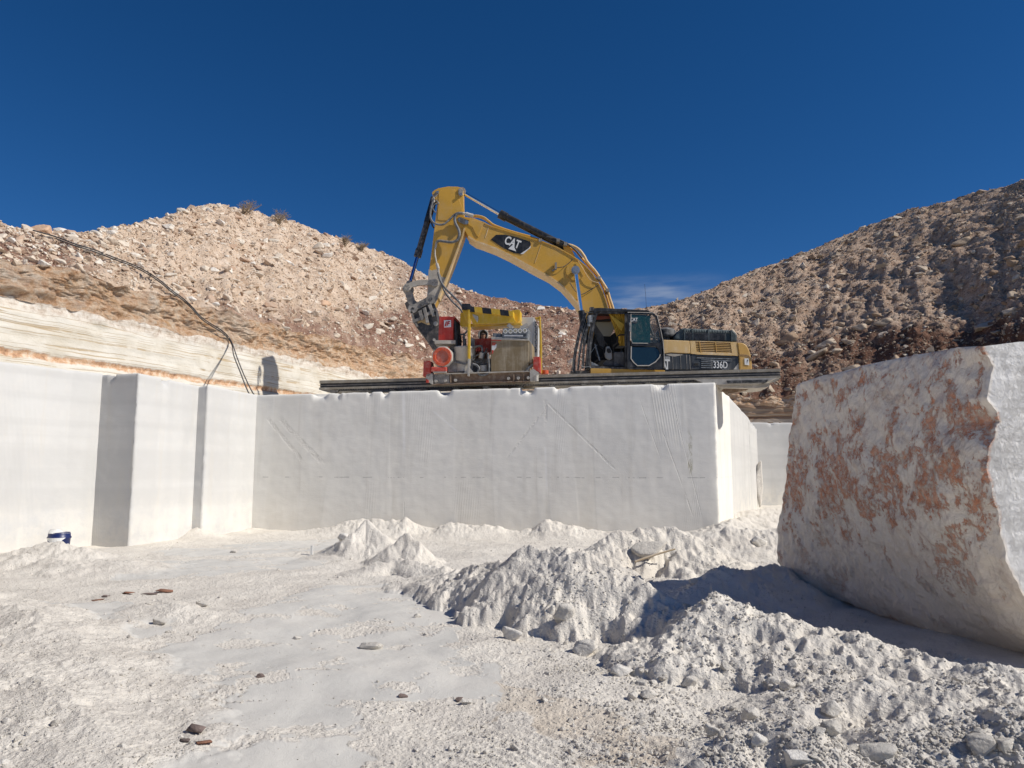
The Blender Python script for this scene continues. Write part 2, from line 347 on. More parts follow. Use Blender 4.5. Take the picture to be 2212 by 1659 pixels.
def mat_block_rough(name):
    m = M(name); x, y, z = m.xyz(); lit = m.attr('sawn')
    v = m.map((1, .8, .75), (R(18), 0, 0))
    a = m.noise(3.0, 8, .70, v, 1.4)
    g = m.ramp(a, [(.28, (.60, .49, .40)), (.40, (.80, .71, .61)), (.52, (.90, .84, .75)), (.64, (.84, .77, .68)), (.76, (.92, .88, .81))])
    mauve = m.rng(m.noise(3.8, 6, .68, m.map((1, .6, .5), (R(22), 0, 0)), 1.6), .53, .66)
    g = m.mix(m.math('MULTIPLY', mauve, .62), g, (.58, .47, .43))
    oo = m.noise(3.4, 10, .76, m.map((1, 1, .9), (R(24), 0, 0)), .3)
    band = m.math('MULTIPLY', m.rng(z, .6, 1.2), m.rng(z, 2.0, 2.75, 1, .45))
    # redder towards the far edge and the near corner
    ed = m.math('MAXIMUM', m.rng(y, 9.2, 10.4), m.math('MAXIMUM', m.rng(y, 6.4, 7.4, 1, 0), m.math('MULTIPLY', m.rng(z, 1.0, 1.4), m.rng(z, 1.7, 2.2, 1, 0))))
    oo2 = m.math('ADD', oo, m.math('MULTIPLY', m.math('MULTIPLY', band, m.math('ADD', ed, .45)), .05))
    of = m.rng(oo2, .548, .585)
    oc = m.ramp(m.noise(12, 5, .7), [(.35, (.50, .15, .06)), (.5, (.70, .28, .14)), (.66, (.82, .56, .42))])
    of = m.math('MULTIPLY', of, m.rng(m.noise(13, 9, .85), .42, .53)); g = m.mix(m.math('MULTIPLY', of, .85), g, oc)
    pk = m.rng(m.noise(6, 7, .72, m.map((1, .8, .7)), .8), .55, .7)
    g = m.mix(m.math('MULTIPLY', m.math('MULTIPLY', pk, m.rng(oo2, .47, .58)), .55), g, (.72, .47, .36))
    dust = m.math('MULTIPLY', m.rng(z, .35, 1.15, 1, 0), m.rng(m.noise(2.2, 6, .65, m.map((1, 1, .35))), .25, .55))
    g = m.mix(m.math('MULTIPLY', dust, .85), g, (.78, .70, .61))
    wht = m.mix(m.rng(m.noise(2.5, 6, .6), .4, .7), (.80, .79, .77), (.70, .685, .66))
    c = m.mix(lit, g, wht)
    h = m.math('ADD', m.noise(5, 8, .68, v, 1.0), m.math('MULTIPLY', m.noise(22, 6, .7), .25))
    h = m.math('ADD', h, m.math('MULTIPLY', of, -.12))
    b = m.bump(h, .8, .06); b = m.bump(m.noise(90, 4, .7), .35, .006, b)
    return m.done(c, .88, b, spec=.2)
def mat_paint(name, col, dust=.3, rough=.42, dcol=(.60, .54, .46), sc=2.5, metal=0., streak=.3):
    m = M(name)
    d = m.rng(m.noise(sc, 8, .7), .42, .72, 0, 1)
    st = m.rng(m.noise(5, 5, .65, m.map((1.8, 1.8, .12))), .5, .74)
    top = m.rng(m.nz(), .45, .95)
    f = m.math('ADD', m.math('MULTIPLY', d, dust), m.math('ADD', m.math('MULTIPLY', st, streak), m.math('MULTIPLY', top, .45*min(1, dust*3))), clamp=True)
    c = m.mix(m.rng(m.noise(.8, 3), .3, .7), col, tuple(k*.86 for k in col))
    c = m.mix(f, c, dcol)
    r = m.math('ADD', rough, m.math('MULTIPLY', f, .45), clamp=True)
    b = m.bump(m.noise(30, 5, .7), .12, .006)
    return m.done(c, r, b, metal=metal, spec=.45)
MAT = {}
MAT['front'] = mat_white_stone('sawn white stone front')
MAT['side'] = mat_white_stone('sawn white stone toned for sun', 'side', (.655, .65, .63))
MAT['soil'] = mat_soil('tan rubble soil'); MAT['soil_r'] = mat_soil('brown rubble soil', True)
MAT['strata'] = mat_strata('banded white stone'); MAT['orange'] = mat_orange('orange weathered stone')
MAT['ground'] = mat_ground('stone powder ground'); MAT['rough'] = mat_block_rough('rough orange veined marble')
MAT['rock_l'] = mat_rock('tan rocks', [(0, (.42, .28, .20)), (.25, (.60, .46, .34)), (.6, (.72, .60, .47)), (1, (.82, .77, .69))])
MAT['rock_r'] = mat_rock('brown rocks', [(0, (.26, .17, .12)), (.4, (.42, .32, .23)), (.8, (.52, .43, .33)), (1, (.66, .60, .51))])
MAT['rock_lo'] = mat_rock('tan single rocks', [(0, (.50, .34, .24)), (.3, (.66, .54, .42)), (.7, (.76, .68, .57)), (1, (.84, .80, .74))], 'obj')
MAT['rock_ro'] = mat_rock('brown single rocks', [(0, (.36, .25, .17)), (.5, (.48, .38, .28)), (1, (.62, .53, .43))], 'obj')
MAT['clod'] = mat_rock('white clods', [(0, (.66, .62, .555)), (.4, (.74, .695, .625)), (1, (.82, .78, .72))], 'isl', 10)
MAT['clodo'] = mat_rock('white stones', [(0, (.68, .64, .575)), (.5, (.76, .72, .655)), (1, (.84, .81, .76))], 'obj', 8)
MAT['slate'] = mat_rock('dark slate', [(0, (.16, .13, .12)), (.5, (.26, .20, .18)), (1, (.34, .27, .24))], 'obj', 8)
MAT['redslate'] = mat_rock('red slate', [(0, (.30, .14, .09)), (1, (.42, .24, .17))], 'obj', 10)
MAT['oboulder'] = mat_rock('orange boulder', [(0, (.60, .38, .24)), (1, (.68, .48, .34))], 'obj', 1.6)
MAT['yellow'] = mat_paint('machine yellow', (.62, .35, .05), .24, .36, (.58, .46, .30), 1.6, streak=.10)
MAT['hood'] = mat_paint('faded hood yellow', (.66, .44, .18), .6, .5, (.74, .62, .46), 3, streak=.5)
MAT['cwt'] = mat_paint('counterweight yellow', (.60, .35, .09), .3, .4, (.62, .48, .32), 3, streak=.25)
MAT['mudmetal'] = mat_paint('dusty steel', (.20, .185, .165), .75, .6, (.52, .475, .42), 3.5, streak=.45)
MAT['dustlink'] = mat_paint('dust coated link', (.40, .36, .30), .8, .7, (.60, .55, .49), 4, streak=.3)
MAT['bucket'] = mat_paint('worn bucket steel', (.055, .05, .045), .35, .45, (.36, .31, .27), 7, streak=.2)
MAT['black'] = mat_paint('dusty black', (.012, .012, .013), .10, .35, (.32, .31, .30), 5, streak=.14)
MAT['blackd'] = mat_paint('very dusty black', (.025, .026, .028), .38, .6, (.40, .39, .38), 8, streak=.35)
MAT['panel'] = mat_paint('charcoal panel', (.035, .042, .05), .12, .5, (.34, .32, .30), 3, streak=.22)
MAT['exbox'] = mat_paint('ribbed black box', (.035, .055, .06), .45, .55, (.25, .28, .28), 8, streak=.4)
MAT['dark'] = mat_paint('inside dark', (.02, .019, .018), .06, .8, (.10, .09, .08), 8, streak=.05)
MAT['hose'] = mat_paint('grey hose', (.10, .105, .11), .5, .5, (.42, .42, .42), 9, streak=.3)
MAT['bhose'] = mat_paint('black cable', (.03, .032, .035), .25, .5, (.28, .27, .26), 9, streak=.2)
MAT['ored'] = mat_paint('orange red', (.66, .085, .02), .35, .5, (.68, .50, .44), 12, streak=.2)
MAT['red'] = mat_paint('dusty red', (.50, .045, .025), .42, .5, (.62, .42, .36), 9, streak=.25)
MAT['redface'] = mat_paint('red panel', (.52, .04, .022), .16, .4, (.60, .40, .34), 9, streak=.12)
MAT['sawyel'] = mat_paint('saw yellow', (.68, .42, .02), .22, .45, (.62, .52, .34), 7, streak=.2)
MAT['rust'] = mat_paint('dusty rusty beam', (.21, .13, .08), .6, .7, (.42, .36, .28), 8, streak=.35)
MAT['railt'] = mat_paint('rail flange', (.30, .26, .20), .6, .55, (.50, .47, .41), 6, streak=.3)
MAT['raild'] = mat_paint('rail web', (.035, .035, .038), .3, .4, (.25, .24, .23), 6, streak=.1)
MAT['tan'] = mat_paint('mud coated box', (.25, .185, .10), .5, .6, (.50, .44, .34), 2.5, streak=.5)
MAT['cabinet'] = mat_paint('white cabinet', (.62, .64, .64), .35, .5, (.50, .45, .38), 12, streak=.2)
MAT['gauge'] = mat_paint('grey control box', (.12, .14, .16), .45, .5, (.58, .58, .57), 14, streak=.4)
MAT['pale'] = mat_paint('pale dusty steel', (.45, .42, .37), .6, .6, (.62, .58, .52), 8, streak=.3)
MAT['white'] = mat_paint('white marking', (.80, .80, .78), .12, .5, (.6, .55, .48), 6, streak=.1)
MAT['blueb'] = mat_paint('blue barrel', (.010, .022, .11), .0, .4, (.75, .74, .71), 12, streak=.0)
MAT['curtain'] = mat_paint('yellow curtain', (.60, .38, .05), .2, .8, (.5, .36, .12), 3, streak=.2)
MAT['visor'] = mat_paint('red visor', (.26, .05, .03), .2, .7)
MAT['seat'] = mat_paint('dusty seat', (.10, .095, .09), .5, .8, (.26, .25, .24), 5)
MAT['console'] = mat_paint('grey console', (.26, .26, .25), .4, .6, (.40, .39, .37), 5)
MAT['orangecan'] = mat_paint('orange plastic', (.65, .09, .02), .2, .5)
MAT['wood'] = mat_paint('pale wood', (.42, .32, .20), .4, .8)
MAT['twig'] = mat_paint('dry twig', (.34, .25, .15), .3, .9)
MAT['hoodie'] = mat_paint('grey hoodie cloth', (.26, .27, .25), .3, .95, (.30, .30, .28), 9)
MAT['trousers'] = mat_paint('dark work trousers', (.05, .05, .06), .4, .95, (.3, .28, .26), 6)
MAT['skin'] = mat_paint('skin', (.34, .19, .12), .05, .6, streak=0)
MAT['cream'] = mat_paint('dusty cream pane', (.50, .46, .34), .4, .6, (.55, .50, .40), 5, streak=.4)
def simple(name, col, rough, metal=0., **k):
    m = M(name); b = m.bump(m.noise(40, 3), .05, .003); return m.done(col, rough, b, metal)
MAT['chrome'] = simple('chrome rod', (.75, .76, .78), .14, 1.0)
MAT['bluerod'] = simple('blue steel rod', (.10, .17, .36), .22, 1.0)
MAT['steel'] = simple('brushed steel', (.45, .44, .42), .38, .9)
def glass(name, col, alpha):
    m = M(name); m.done(col, .08, None, spec=.6)
    m.b.inputs['Alpha'].default_value = alpha
    d = m.rng(m.noise(5, 6, .7, m.map((1, 1, .4))), .45, .75, alpha, min(1, alpha+.25)); m.link(d, m.b.inputs['Alpha'])
    return m.m
MAT['glass'] = glass('green tinted glass', (.02, .065, .064), .78); MAT['glass2'] = glass('dark tinted glass', (.012, .03, .045), .86)
MAT['clear'] = glass('clear glass', (.10, .12, .12), .22)
# ------------------------------------------------------------------ object helpers
ORG = {}
def tag(o, label=None, cat=None, group=None, kind=None):
    if label: o['label'] = label
    if cat: o['category'] = cat
    if group: o['group'] = group
    if kind: o['kind'] = kind
    return o
def empty(name, loc, label=None, cat=None, group=None):
    o = bpy.data.objects.new(name, None); COL.objects.link(o); o.location = loc; o.empty_display_size = .3
    ORG[o] = Vector(loc); return tag(o, label, cat, group)
def link(name, me, parent=None, origin=None):
    o = bpy.data.objects.new(name, me); COL.objects.link(o)
    if parent is not None: o.parent = parent; ORG[o] = ORG[parent]
    else: ORG[o] = Vector(origin or (0, 0, 0)); o.location = ORG[o]
    return o
def np_mesh(name, V, F, mat, smooth=True, mats=None):
    me = bpy.data.meshes.new(name); V = np.asarray(V, np.float32); F = np.asarray(F, np.int32)
    k = F.shape[1]; me.vertices.add(len(V)); me.vertices.foreach_set('co', V.ravel())
    me.loops.add(F.size); me.loops.foreach_set('vertex_index', F.ravel())
    me.polygons.add(len(F)); me.polygons.foreach_set('loop_start', np.arange(0, F.size, k, dtype=np.int32))
    me.polygons.foreach_set('use_smooth', np.full(len(F), smooth)); me.update(calc_edges=True)
    if mat: me.materials.append(mat)
    return me
def grid_faces(nu, nv, wrap=False):
    i = np.arange(nu if wrap else nu-1)[:, None]; j = np.arange(nv-1)[None, :]
    i2 = (i+1) % nu
    return np.stack([i*nv+j, i2*nv+j, i2*nv+j+1, i*nv+j+1], -1).reshape(-1, 4)
class MB:
    def __init__(s): s.v = []; s.f = []; s.sm = []
    def add(s, vs_, fs, sm=False):
        b = len(s.v); s.v += [Vector(p) for p in vs_]
        for f in fs: s.f.append([b+i for i in f]); s.sm.append(sm)
        return s
    def prism(s, pts, vec):
        n = len(pts); vec = Vector(vec); back = [Vector(p)+vec for p in pts]
        fs = [list(range(n)), list(range(2*n-1, n-1, -1))]+[[(i+1) % n, i, n+i, n+(i+1) % n] for i in range(n)]
        return s.add(list(pts)+back, fs)
    def box(s, c, sx, sy, sz, rot=None):
        c = Vector(c); q = []
        for z in (-1, 1):
            for x, y in ((-1, -1), (1, -1), (1, 1), (-1, 1)):
                v = Vector((x*sx/2, y*sy/2, z*sz/2)); q.append(c+(rot @ v if rot else v))
        return s.add(q, [[3, 2, 1, 0], [4, 5, 6, 7], [0, 1, 5, 4], [1, 2, 6, 5], [2, 3, 7, 6], [3, 0, 4, 7]])
    def tube(s, path, r, seg=10, cap=True):
        path = [Vector(p) for p in path]; n = len(path)
        rr = r if isinstance(r, (list, tuple)) else [r]*n
        vs_ = []; up = None
        for i, p in enumerate(path):
            t = (path[min(i+1, n-1)]-path[max(i-1, 0)]).normalized()
            if up is None: up = t.orthogonal().normalized()
            up = (up-t*up.dot(t)); up = up.normalized() if up.length > 1e-6 else t.orthogonal().normalized()
            sd = t.cross(up)
            for k in range(seg):
                a = 2*math.pi*k/seg; vs_.append(p+(up*math.cos(a)+sd*math.sin(a))*rr[i])
        fs = [[i*seg+k, i*seg+(k+1) % seg, (i+1)*seg+(k+1) % seg, (i+1)*seg+k] for i in range(n-1) for k in range(seg)]
        s.add(vs_, fs, True)
        if cap: s.add(vs_[:seg], [list(range(seg-1, -1, -1))]); s.add(vs_[-seg:], [list(range(seg))])
        return s
    def cyl(s, a, b, r, seg=20): return s.tube([a, b], r, seg)
    def build(s, name, mat, parent=None, origin=None, bevel=0):
        if parent is None and origin is None:
            xs = [v.x for v in s.v]; ys = [v.y for v in s.v]; zs = [v.z for v in s.v]
            origin = Vector(((min(xs)+max(xs))/2, (min(ys)+max(ys))/2, min(zs)))
        org = ORG[parent] if parent is not None else Vector(origin)
        me = bpy.data.meshes.new(name); me.from_pydata([tuple(v-org) for v in s.v], [], s.f)
        me.polygons.foreach_set('use_smooth', s.sm); me.materials.append(MAT[mat] if isinstance(mat, str) else mat)
        bm = bmesh.new(); bm.from_mesh(me); bmesh.ops.remove_doubles(bm, verts=bm.verts, dist=1e-5) if False else None
        bmesh.ops.recalc_face_normals(bm, faces=bm.faces); bm.to_mesh(me); bm.free(); me.update()
        o = link(name, me, parent, org)
        if bevel:
            md = o.modifiers.new('bevel', 'BEVEL'); md.width = bevel; md.segments = 2; md.limit_method = 'ANGLE'; md.angle_limit = R(40)
        return o
def smooth_path(pts, n=8):
    pts = [Vector(p) for p in pts]; out = []
    q = [pts[0]*2-pts[1]]+pts+[pts[-1]*2-pts[-2]]
    for i in range(1, len(q)-2):
        for k in range(n):
            t = k/n; a, b, c, d = q[i-1], q[i], q[i+1], q[i+2]
            out.append(.5*((2*b)+(c-a)*t+(2*a-5*b+4*c-d)*t*t+(3*b-a-3*c+d)*t**3))
    out.append(pts[-1]); return out
def text(name, s, org, right, up, size, mat, parent, sx=1., bold=.0, ext=.004):
    cu = bpy.data.curves.new('t', 'FONT'); cu.body = s; cu.size = 1; cu.offset = bold; cu.align_x = 'CENTER'; cu.align_y = 'CENTER'
    o = bpy.data.objects.new('t', cu); COL.objects.link(o); bpy.context.view_layer.update()
    me0 = o.to_mesh(); vs_ = [v.co.copy() for v in me0.vertices]; fs = [list(p.vertices) for p in me0.polygons]; o.to_mesh_clear()
    bpy.data.objects.remove(o)
    right = Vector(right).normalized(); up = Vector(up).normalized(); n = right.cross(up)
    mb = MB()
    pts = [Vector(org)+right*(v.x*size*sx)+up*(v.y*size)+n*ext for v in vs_]
    mb.add(pts, fs)
    return mb.build(name, mat, parent)
# ================================================================== GROUND
def poly_mask(u, v, poly):
    ins = np.zeros(u.shape, bool); n = len(poly)
    for i in range(n):
        x1, y1 = poly[i]; x2, y2 = poly[(i+1) % n]
        c = ((y1 > v) != (y2 > v)) & (u < (x2-x1)*(v-y1)/((y2-y1) or 1e-9)+x1)
        ins ^= c
    return ins
def gpoly(px): return [tuple(PZ(*p).xy) for p in px]
FLATS = [gpoly(p) for p in (
    [(720, 1262), (960, 1262), (990, 1340), (985, 1390), (1060, 1430), (1100, 1510), (1000, 1520), (770, 1505), (620, 1512), (330, 1500), (250, 1430), (430, 1380), (520, 1325), (620, 1290)],
    [(290, 1520), (560, 1510), (760, 1508), (775, 1590), (815, 1659), (800, 1900), (420, 1900), (300, 1659)],
    [(60, 1310), (260, 1300), (420, 1330), (330, 1380), (150, 1370)],
    [(210, 1240), (330, 1212), (480, 1208), (730, 1195), (700, 1222), (480, 1244), (300, 1255)],
    [(330, 1192), (560, 1170), (745, 1164), (722, 1190), (400, 1206)])]
BEIGE = [gpoly(p) for p in ([(1060, 1470), (1160, 1490), (1340, 1560), (1330, 1620), (1180, 1600), (1080, 1540)], [(1300, 1570), (1480, 1600), (1500, 1659), (1300, 1659)])]
def crest(pts, wf, wb, pf=.8, pb=1.0, rag=.12, zs=1.0):
    return dict(p=[(q.x, q.y, q.z*zs) for q in (P(u, v, Y) for u, v, Y in pts)], wf=wf, wb=wb, pf=pf, pb=pb, rag=rag)
CRESTS = [
    crest([(960, 1243, 10.6), (1010, 1226, 10.0), (1060, 1212, 9.5), (1110, 1204, 9.0), (1150, 1184, 8.6), (1190, 1176, 8.5), (1225, 1188, 8.3), (1265, 1222, 8.0)], .85, .9, .62, 1.0, .13),
    crest([(1265, 1222, 8.0), (1320, 1246, 7.8), (1380, 1268, 7.6), (1440, 1290, 7.3), (1490, 1305, 7.0), (1540, 1325, 6.7)], .55, .8, .6, 1.0, .15),
    crest([(1480, 1350, 6.5), (1540, 1328, 6.6), (1580, 1322, 6.55), (1640, 1332, 6.4), (1700, 1347, 6.25), (1760, 1362, 6.1), (1850, 1387, 5.9)], .80, .6, .5, 1.0, .2),
    crest([(1850, 1387, 5.9), (1950, 1422, 5.6), (2050, 1450, 5.35), (2150, 1475, 5.05), (2260, 1500, 4.85)], .55, .5, .7, 1.0, .15),
    crest([(1730, 1500, 5.05), (1800, 1478, 5.1), (1900, 1480, 4.95), (2000, 1490, 4.85), (2100, 1515, 4.6), (2212, 1530, 4.4), (2300, 1550, 4.3)], .45, .5, .5, 1.0, .15),
    crest([(1980, 1590, 4.3), (2060, 1560, 4.35), (2150, 1560, 4.2), (2260, 1590, 4.0)], .45, .4, .5, 1.0, .15),
    crest([(1560, 1600, 4.25), (1620, 1575, 4.35), (1700, 1590, 4.25), (1760, 1620, 4.1)], .3, .3, .6, 1.0, .1),
    crest([(720, 1200, 13.6), (760, 1150, 13.9), (790, 1118, 14.2), (820, 1150, 14.0), (860, 1185, 13.6)], .75, .9, 1.25, 1.1, .12),
    crest([(850, 1180, 12.9), (875, 1152, 13.0), (905, 1180, 12.8)], .5, .5, 1.1, 1.0, .12),
    crest([(790, 1228, 11.7), (815, 1212, 11.8), (860, 1208, 11.9), (920, 1220, 11.5), (965, 1232, 11.1)], .35, .5, .6, 1.0, .1),
    crest([(600, 1150, 18.9), (650, 1146, 18.9), (700, 1140, 18.8), (750, 1131, 18.8), (800, 1122, 18.8), (840, 1124, 18.7), (877, 1113, 18.6), (905, 1132, 18.6), (930, 1142, 18.5), (975, 1126, 18.5), (1020, 1134, 18.4), (1060, 1136, 18.4), (1110, 1148, 18.3), (1150, 1142, 18.2), (1186, 1121, 18.1), (1230, 1136, 18.0), (1290, 1146, 18.0), (1400, 1152, 17.8)], .85, .9, 1.1, .8, .08),
    crest([(400, 1155, 18.2), (425, 1138, 18.0), (448, 1160, 17.6)], .6, .6, 1.3, 1.0, .05),
    crest([(515, 1162, 19.2), (543, 1140, 19.8), (580, 1160, 19.4)], .8, .8, 1.4, 1.0, .05),
    crest([(1275, 1190, 11.8), (1310, 1160, 12.1), (1350, 1146, 12.2), (1390, 1138, 12.4), (1440, 1142, 12.4), (1490, 1158, 12.2), (1530, 1185, 11.9)], .9, .8, .75, 1.0, .2),
    crest([(1480, 1172, 14.2), (1550, 1153, 14.5), (1600, 1146, 14.5), (1650, 1140, 14.6), (1720, 1140, 14.6)], .9, .9, .8, 1.0, .15),
    crest([(1555, 1140, 17.6), (1600, 1116, 19.0), (1640, 1112, 19.5), (1700, 1112, 20.0)], 1.1, 1.6, .9, 1.0, .12),
    crest([(1590, 1112, 22), (1630, 1100, 24), (1700, 1098, 26)], 1.6, 2, 1., 1.0, .12),
    crest([(1500, 1272, 8.9), (1535, 1248, 9.0), (1562, 1233, 9.1), (1610, 1238, 9.3), (1650, 1228, 9.6), (1700, 1226, 10)], .85, .8, .9, 1.0, .12),
    crest([(10, 1212, 13.8), (60, 1190, 13.9), (100, 1172, 13.6), (135, 1172, 13.3), (175, 1188, 13.1), (215, 1205, 12.8), (270, 1212, 12.4)], 1.2, .9, .8, 1.0, .2),
    crest([(60, 1235, 12.0), (105, 1208, 12.4), (150, 1210, 12.2), (180, 1228, 11.8)], .5, .6, .55, 1.0, .2),
    crest([(-200, 1260, 9.5), (-60, 1280, 8.6), (40, 1296, 7.9), (120, 1340, 7.0), (190, 1400, 6.1), (250, 1450, 5.5)], .9, .7, 1., .9, .2, .6),
    crest([(-300, 1380, 6.5), (-100, 1400, 6.0), (60, 1440, 5.4), (180, 1500, 4.85), (230, 1570, 4.4)], .9, .8, 1., .9, .2, .6),
    crest([(320, 1310, 8.6), (350, 1299, 8.7), (390, 1312, 8.4)], .5, .4, .8, 1.0, .2),
]
def ground_fn(x, y, fine=True):
    """height and masks of the pit floor"""
    n_lo = fbm2(x*.9, y*.9, 3); n_m = fbm2(x*3.2+40, y*3.2, 4, .55)
    ex = x+.10*n_m; ey = y+.18*fbm2(x*2.1-7, y*2.1+3, 4, .6)
    flat = np.zeros(x.shape)
    for p in FLATS: flat = np.maximum(flat, poly_mask(ex, ey, p).astype(float))
    fuzz = fbm2(x*1.6+11, y*1.6+5, 5, .65)
    flat = flat*(1-sstep(.34, .52, fuzz))
    semi = sstep(.05, .35, fuzz)*(1-flat)*sstep(11, 6, np.abs(y-9)+0*x)*(x < 1)*.6
    beige = np.zeros(x.shape)
    for p in BEIGE: beige = np.maximum(beige, poly_mask(x+.25*n_m, y+.22*n_lo, p).astype(float))
    h = .035*n_lo
    ux = x/np.maximum(y, .1)
    pile = np.zeros(x.shape); wx = fbm2(x*2.6+3, y*2.6+8, 4, .52); wx2 = pn2(x*1.3+31, y*1.3)
    steep = np.zeros(x.shape)
    for c in CRESTS:
        p = c['p']; xs = [q[0] for q in p]; ys = [q[1] for q in p]; m = max(c['wf'], c['wb'])*1.6
        sel = (x > min(xs)-m) & (x < max(xs)+m) & (y > min(ys)-m) & (y < max(ys)+m)
        if not sel.any(): continue
        X = x[sel]; Yy = y[sel]; best = np.full(X.shape, 1e9); zc = np.zeros(X.shape); side = np.zeros(X.shape); ws = np.full(X.shape, 1e-30)
        for a, b in zip(p[:-1], p[1:]):
            dx, dy = b[0]-a[0], b[1]-a[1]; L = dx*dx+dy*dy+1e-9
            t = np.clip(((X-a[0])*dx+(Yy-a[1])*dy)/L, 0, 1)
            d = np.hypot(X-a[0]-t*dx, Yy-a[1]-t*dy); best = np.minimum(best, d); wk = np.exp(-(d/.13)**1.2)+1e-25
            cr = dx*(Yy-a[1])-dy*(X-a[0])
            zc += wk*(a[2]+t*(b[2]-a[2])); side += wk*np.clip(cr/(math.sqrt(L)*np.maximum(d, 1e-4)), -1, 1)*(1 if dx >= 0 else -1); ws += wk
        zc /= ws; side /= ws
        jm = sstep(.04, .45, best); d = best+jm*(c['rag']*wx[sel]+c['rag']*.8*wx2[sel]); d = np.maximum(d-.02, 0); zc = zc*(1+.16*wx2[sel]+.10*wx[sel])
        fw_ = .5-.5*side*sstep(0, .1, best); wd = c['wf']*fw_+c['wb']*(1-fw_); pw = c['pf']*fw_+c['pb']*(1-fw_)
        pr = np.clip(1-d/wd, 0, 1)**pw; pr = pr*(1-.15*(1-pr))
        hh = np.maximum(zc, .05)*pr
        cur = pile[sel]; pile[sel] = np.maximum(cur, hh)+.25*np.minimum(cur, hh)*(1-np.abs(cur-hh)/(np.maximum(cur, hh)+1e-6))
    h = h+pile
    # left bank and lower right apron rise a little
    h = h+.04*sstep(-.42, -.62, ux)*sstep(11, 7, y)*(x < 0)
    ap = sstep(.18, .55, ux)*sstep(6.2, 4.8, y)*(y > 0); h = h+.07*ap
    flat = flat*(1-sstep(.01, .045, pile)); rough = 1-flat
    soft = np.clip(rough*(1-.55*semi), 0, 1)
    if fine:
        cl = 1-np.abs(fbm2(x*3.4, y*3.4+60, 3, .5)); big = sstep(.03, .25, pile)
        h = h+soft*(.012+.06*big)*(cl-.7)
        d1 = pn2(x*9+5, y*9); d2 = pn2(x*20, y*20+9); d3 = pn2(x*43, y*43); cr_ = np.clip(fbm2(x*14, y*14+33, 3, .6)-.12, 0, 1)
        h = h+soft*((.004+.009*big)*(1-np.abs(d1)*2)+(.0035+.004*big)*(1-np.abs(d2)*2)+.0025*d3+.012*cr_*sstep(-.1,.4,fuzz))
        h = h+(1-soft)*(.0025*pn2(x*6, y*6)+.0012*d2)
        # scraped bucket-tooth grooves in the middle right foreground
        g = sstep(.9, .3, np.hypot((x-.35)/1.1, (y-4.4)/.8)); ph = (x*.80+y*.60)
        h = h+g*.006*np.sin(ph*70+3*pn2(x*1.2, y*1.2))
    return h, flat, beige
def ground_z(x, y): return float(ground_fn(np.array([x], float), np.array([y], float))[0][0])
an = np.concatenate([np.radians(np.linspace(-180, -42, 40))[:-1], np.radians(np.linspace(-42, 42, 1250)), np.radians(np.linspace(42, 180, 40))[1:-1]])
rr = np.concatenate([[.05, .5, 1.2, 2.0], np.exp(np.linspace(math.log(2.6), math.log(22), 640)), np.exp(np.linspace(math.log(22.3), math.log(60), 60)), [90, 150, 300, 800]])
A_, R_ = np.meshgrid(an, rr, indexing='ij'); GX = R_*np.sin(A_); GY = R_*np.cos(A_)
gh, gf, gb = ground_fn(GX.ravel(), GY.ravel())
gh = gh*np.clip((70-R_.ravel())/30, 0, 1)
GV = np.stack([GX.ravel(), GY.ravel(), gh], -1)
me = np_mesh('ground', GV, grid_faces(len(an), len(rr), True)[:, ::-1], MAT['ground'])
for nm, arr in (('flat', gf), ('beige', gb)):
    at = me.attributes.new(nm, 'FLOAT', 'POINT'); at.data.foreach_set('value', arr.astype(np.float32))
tag(link('ground', me), 'pale stone powder floor of the quarry', None, None, 'structure')
# ================================================================== TERRAIN: strata wall, orange bed, hills
BASE = [(-22, -6), (-16, 7), (-12.2, 16), (-8.2, 25.5), (-4.2, 35), (0, 38.6), (5, 39.2), (10.5, 38.6), (16.5, 36.5), (20.5, 30), (21.3, 21), (22, 10), (27, -6)]
def resample(pts, n):
    sp2 = smooth_path([Vector((*p, 0)) for p in pts], 24)
    q = np.array([(p.x, p.y) for p in sp2]); d = np.concatenate([[0], np.cumsum(np.hypot(*np.diff(q, axis=0).T))])
    s = np.linspace(0, d[-1], n); return np.stack([np.interp(s, d, q[:, 0]), np.interp(s, d, q[:, 1])], -1), s
NB = 1100
bc, bs = resample(BASE, NB)
tn = np.gradient(bc, axis=0); tn /= np.linalg.norm(tn, axis=1)[:, None]; nin = np.stack([tn[:, 1], -tn[:, 0]], -1)   # towards the pit
ubase = 1106+1600*bc[:, 0]/np.maximum(bc[:, 1], 1)
WTOP = np.interp(ubase, [500, 900, 1300, 1700, 2300], [5.7, 5.7, 5.4, 4.9, 4.9])          # top of white bed
OTOP = np.interp(ubase, [0, 540, 900, 1300, 1650, 2300], [6.6, 6.7, 6.9, 6.0, 5.35, 5.35])+.30*fbm2(bs*.35, bs*0+3, 4, .6)
WTOP = WTOP+.13*fbm2(bs*.6, bs*0+8, 5, .6)
# white wall
zs = np.linspace(0, 1, 110)
def ruled(z0, z1, nrows, disp, lean):
    t = np.linspace(0, 1, nrows); Zm = z0[:, None]+(z1-z0)[:, None]*t[None]
    X = np.repeat(bc[:, :1], nrows, 1); Y = np.repeat(bc[:, 1:], nrows, 1)
    off = disp(X, Y, Zm, t[None]*np.ones_like(Zm))-lean*t[None]
    return X+nin[:, :1]*off, Y+nin[:, 1:]*off, Zm, t
def disp_w(X, Y, Z, t):
    bed = .018*pn3(X*.15, Y*.15, Z*5.0)+.012*pn3(X*.4+9, Y*.4, Z*14)
    seam = -.06*np.exp(-((Z-4.37+.06*pn3(X*.8, Y*.8, Z*0))/.07)**2)
    crumb = sstep(.9, 1, t)*(.10*fbm3(X*1.5, Y*1.5, Z*3, 3)-.04)
    return bed+seam+crumb+.02*fbm3(X*2, Y*2, Z*4, 4)
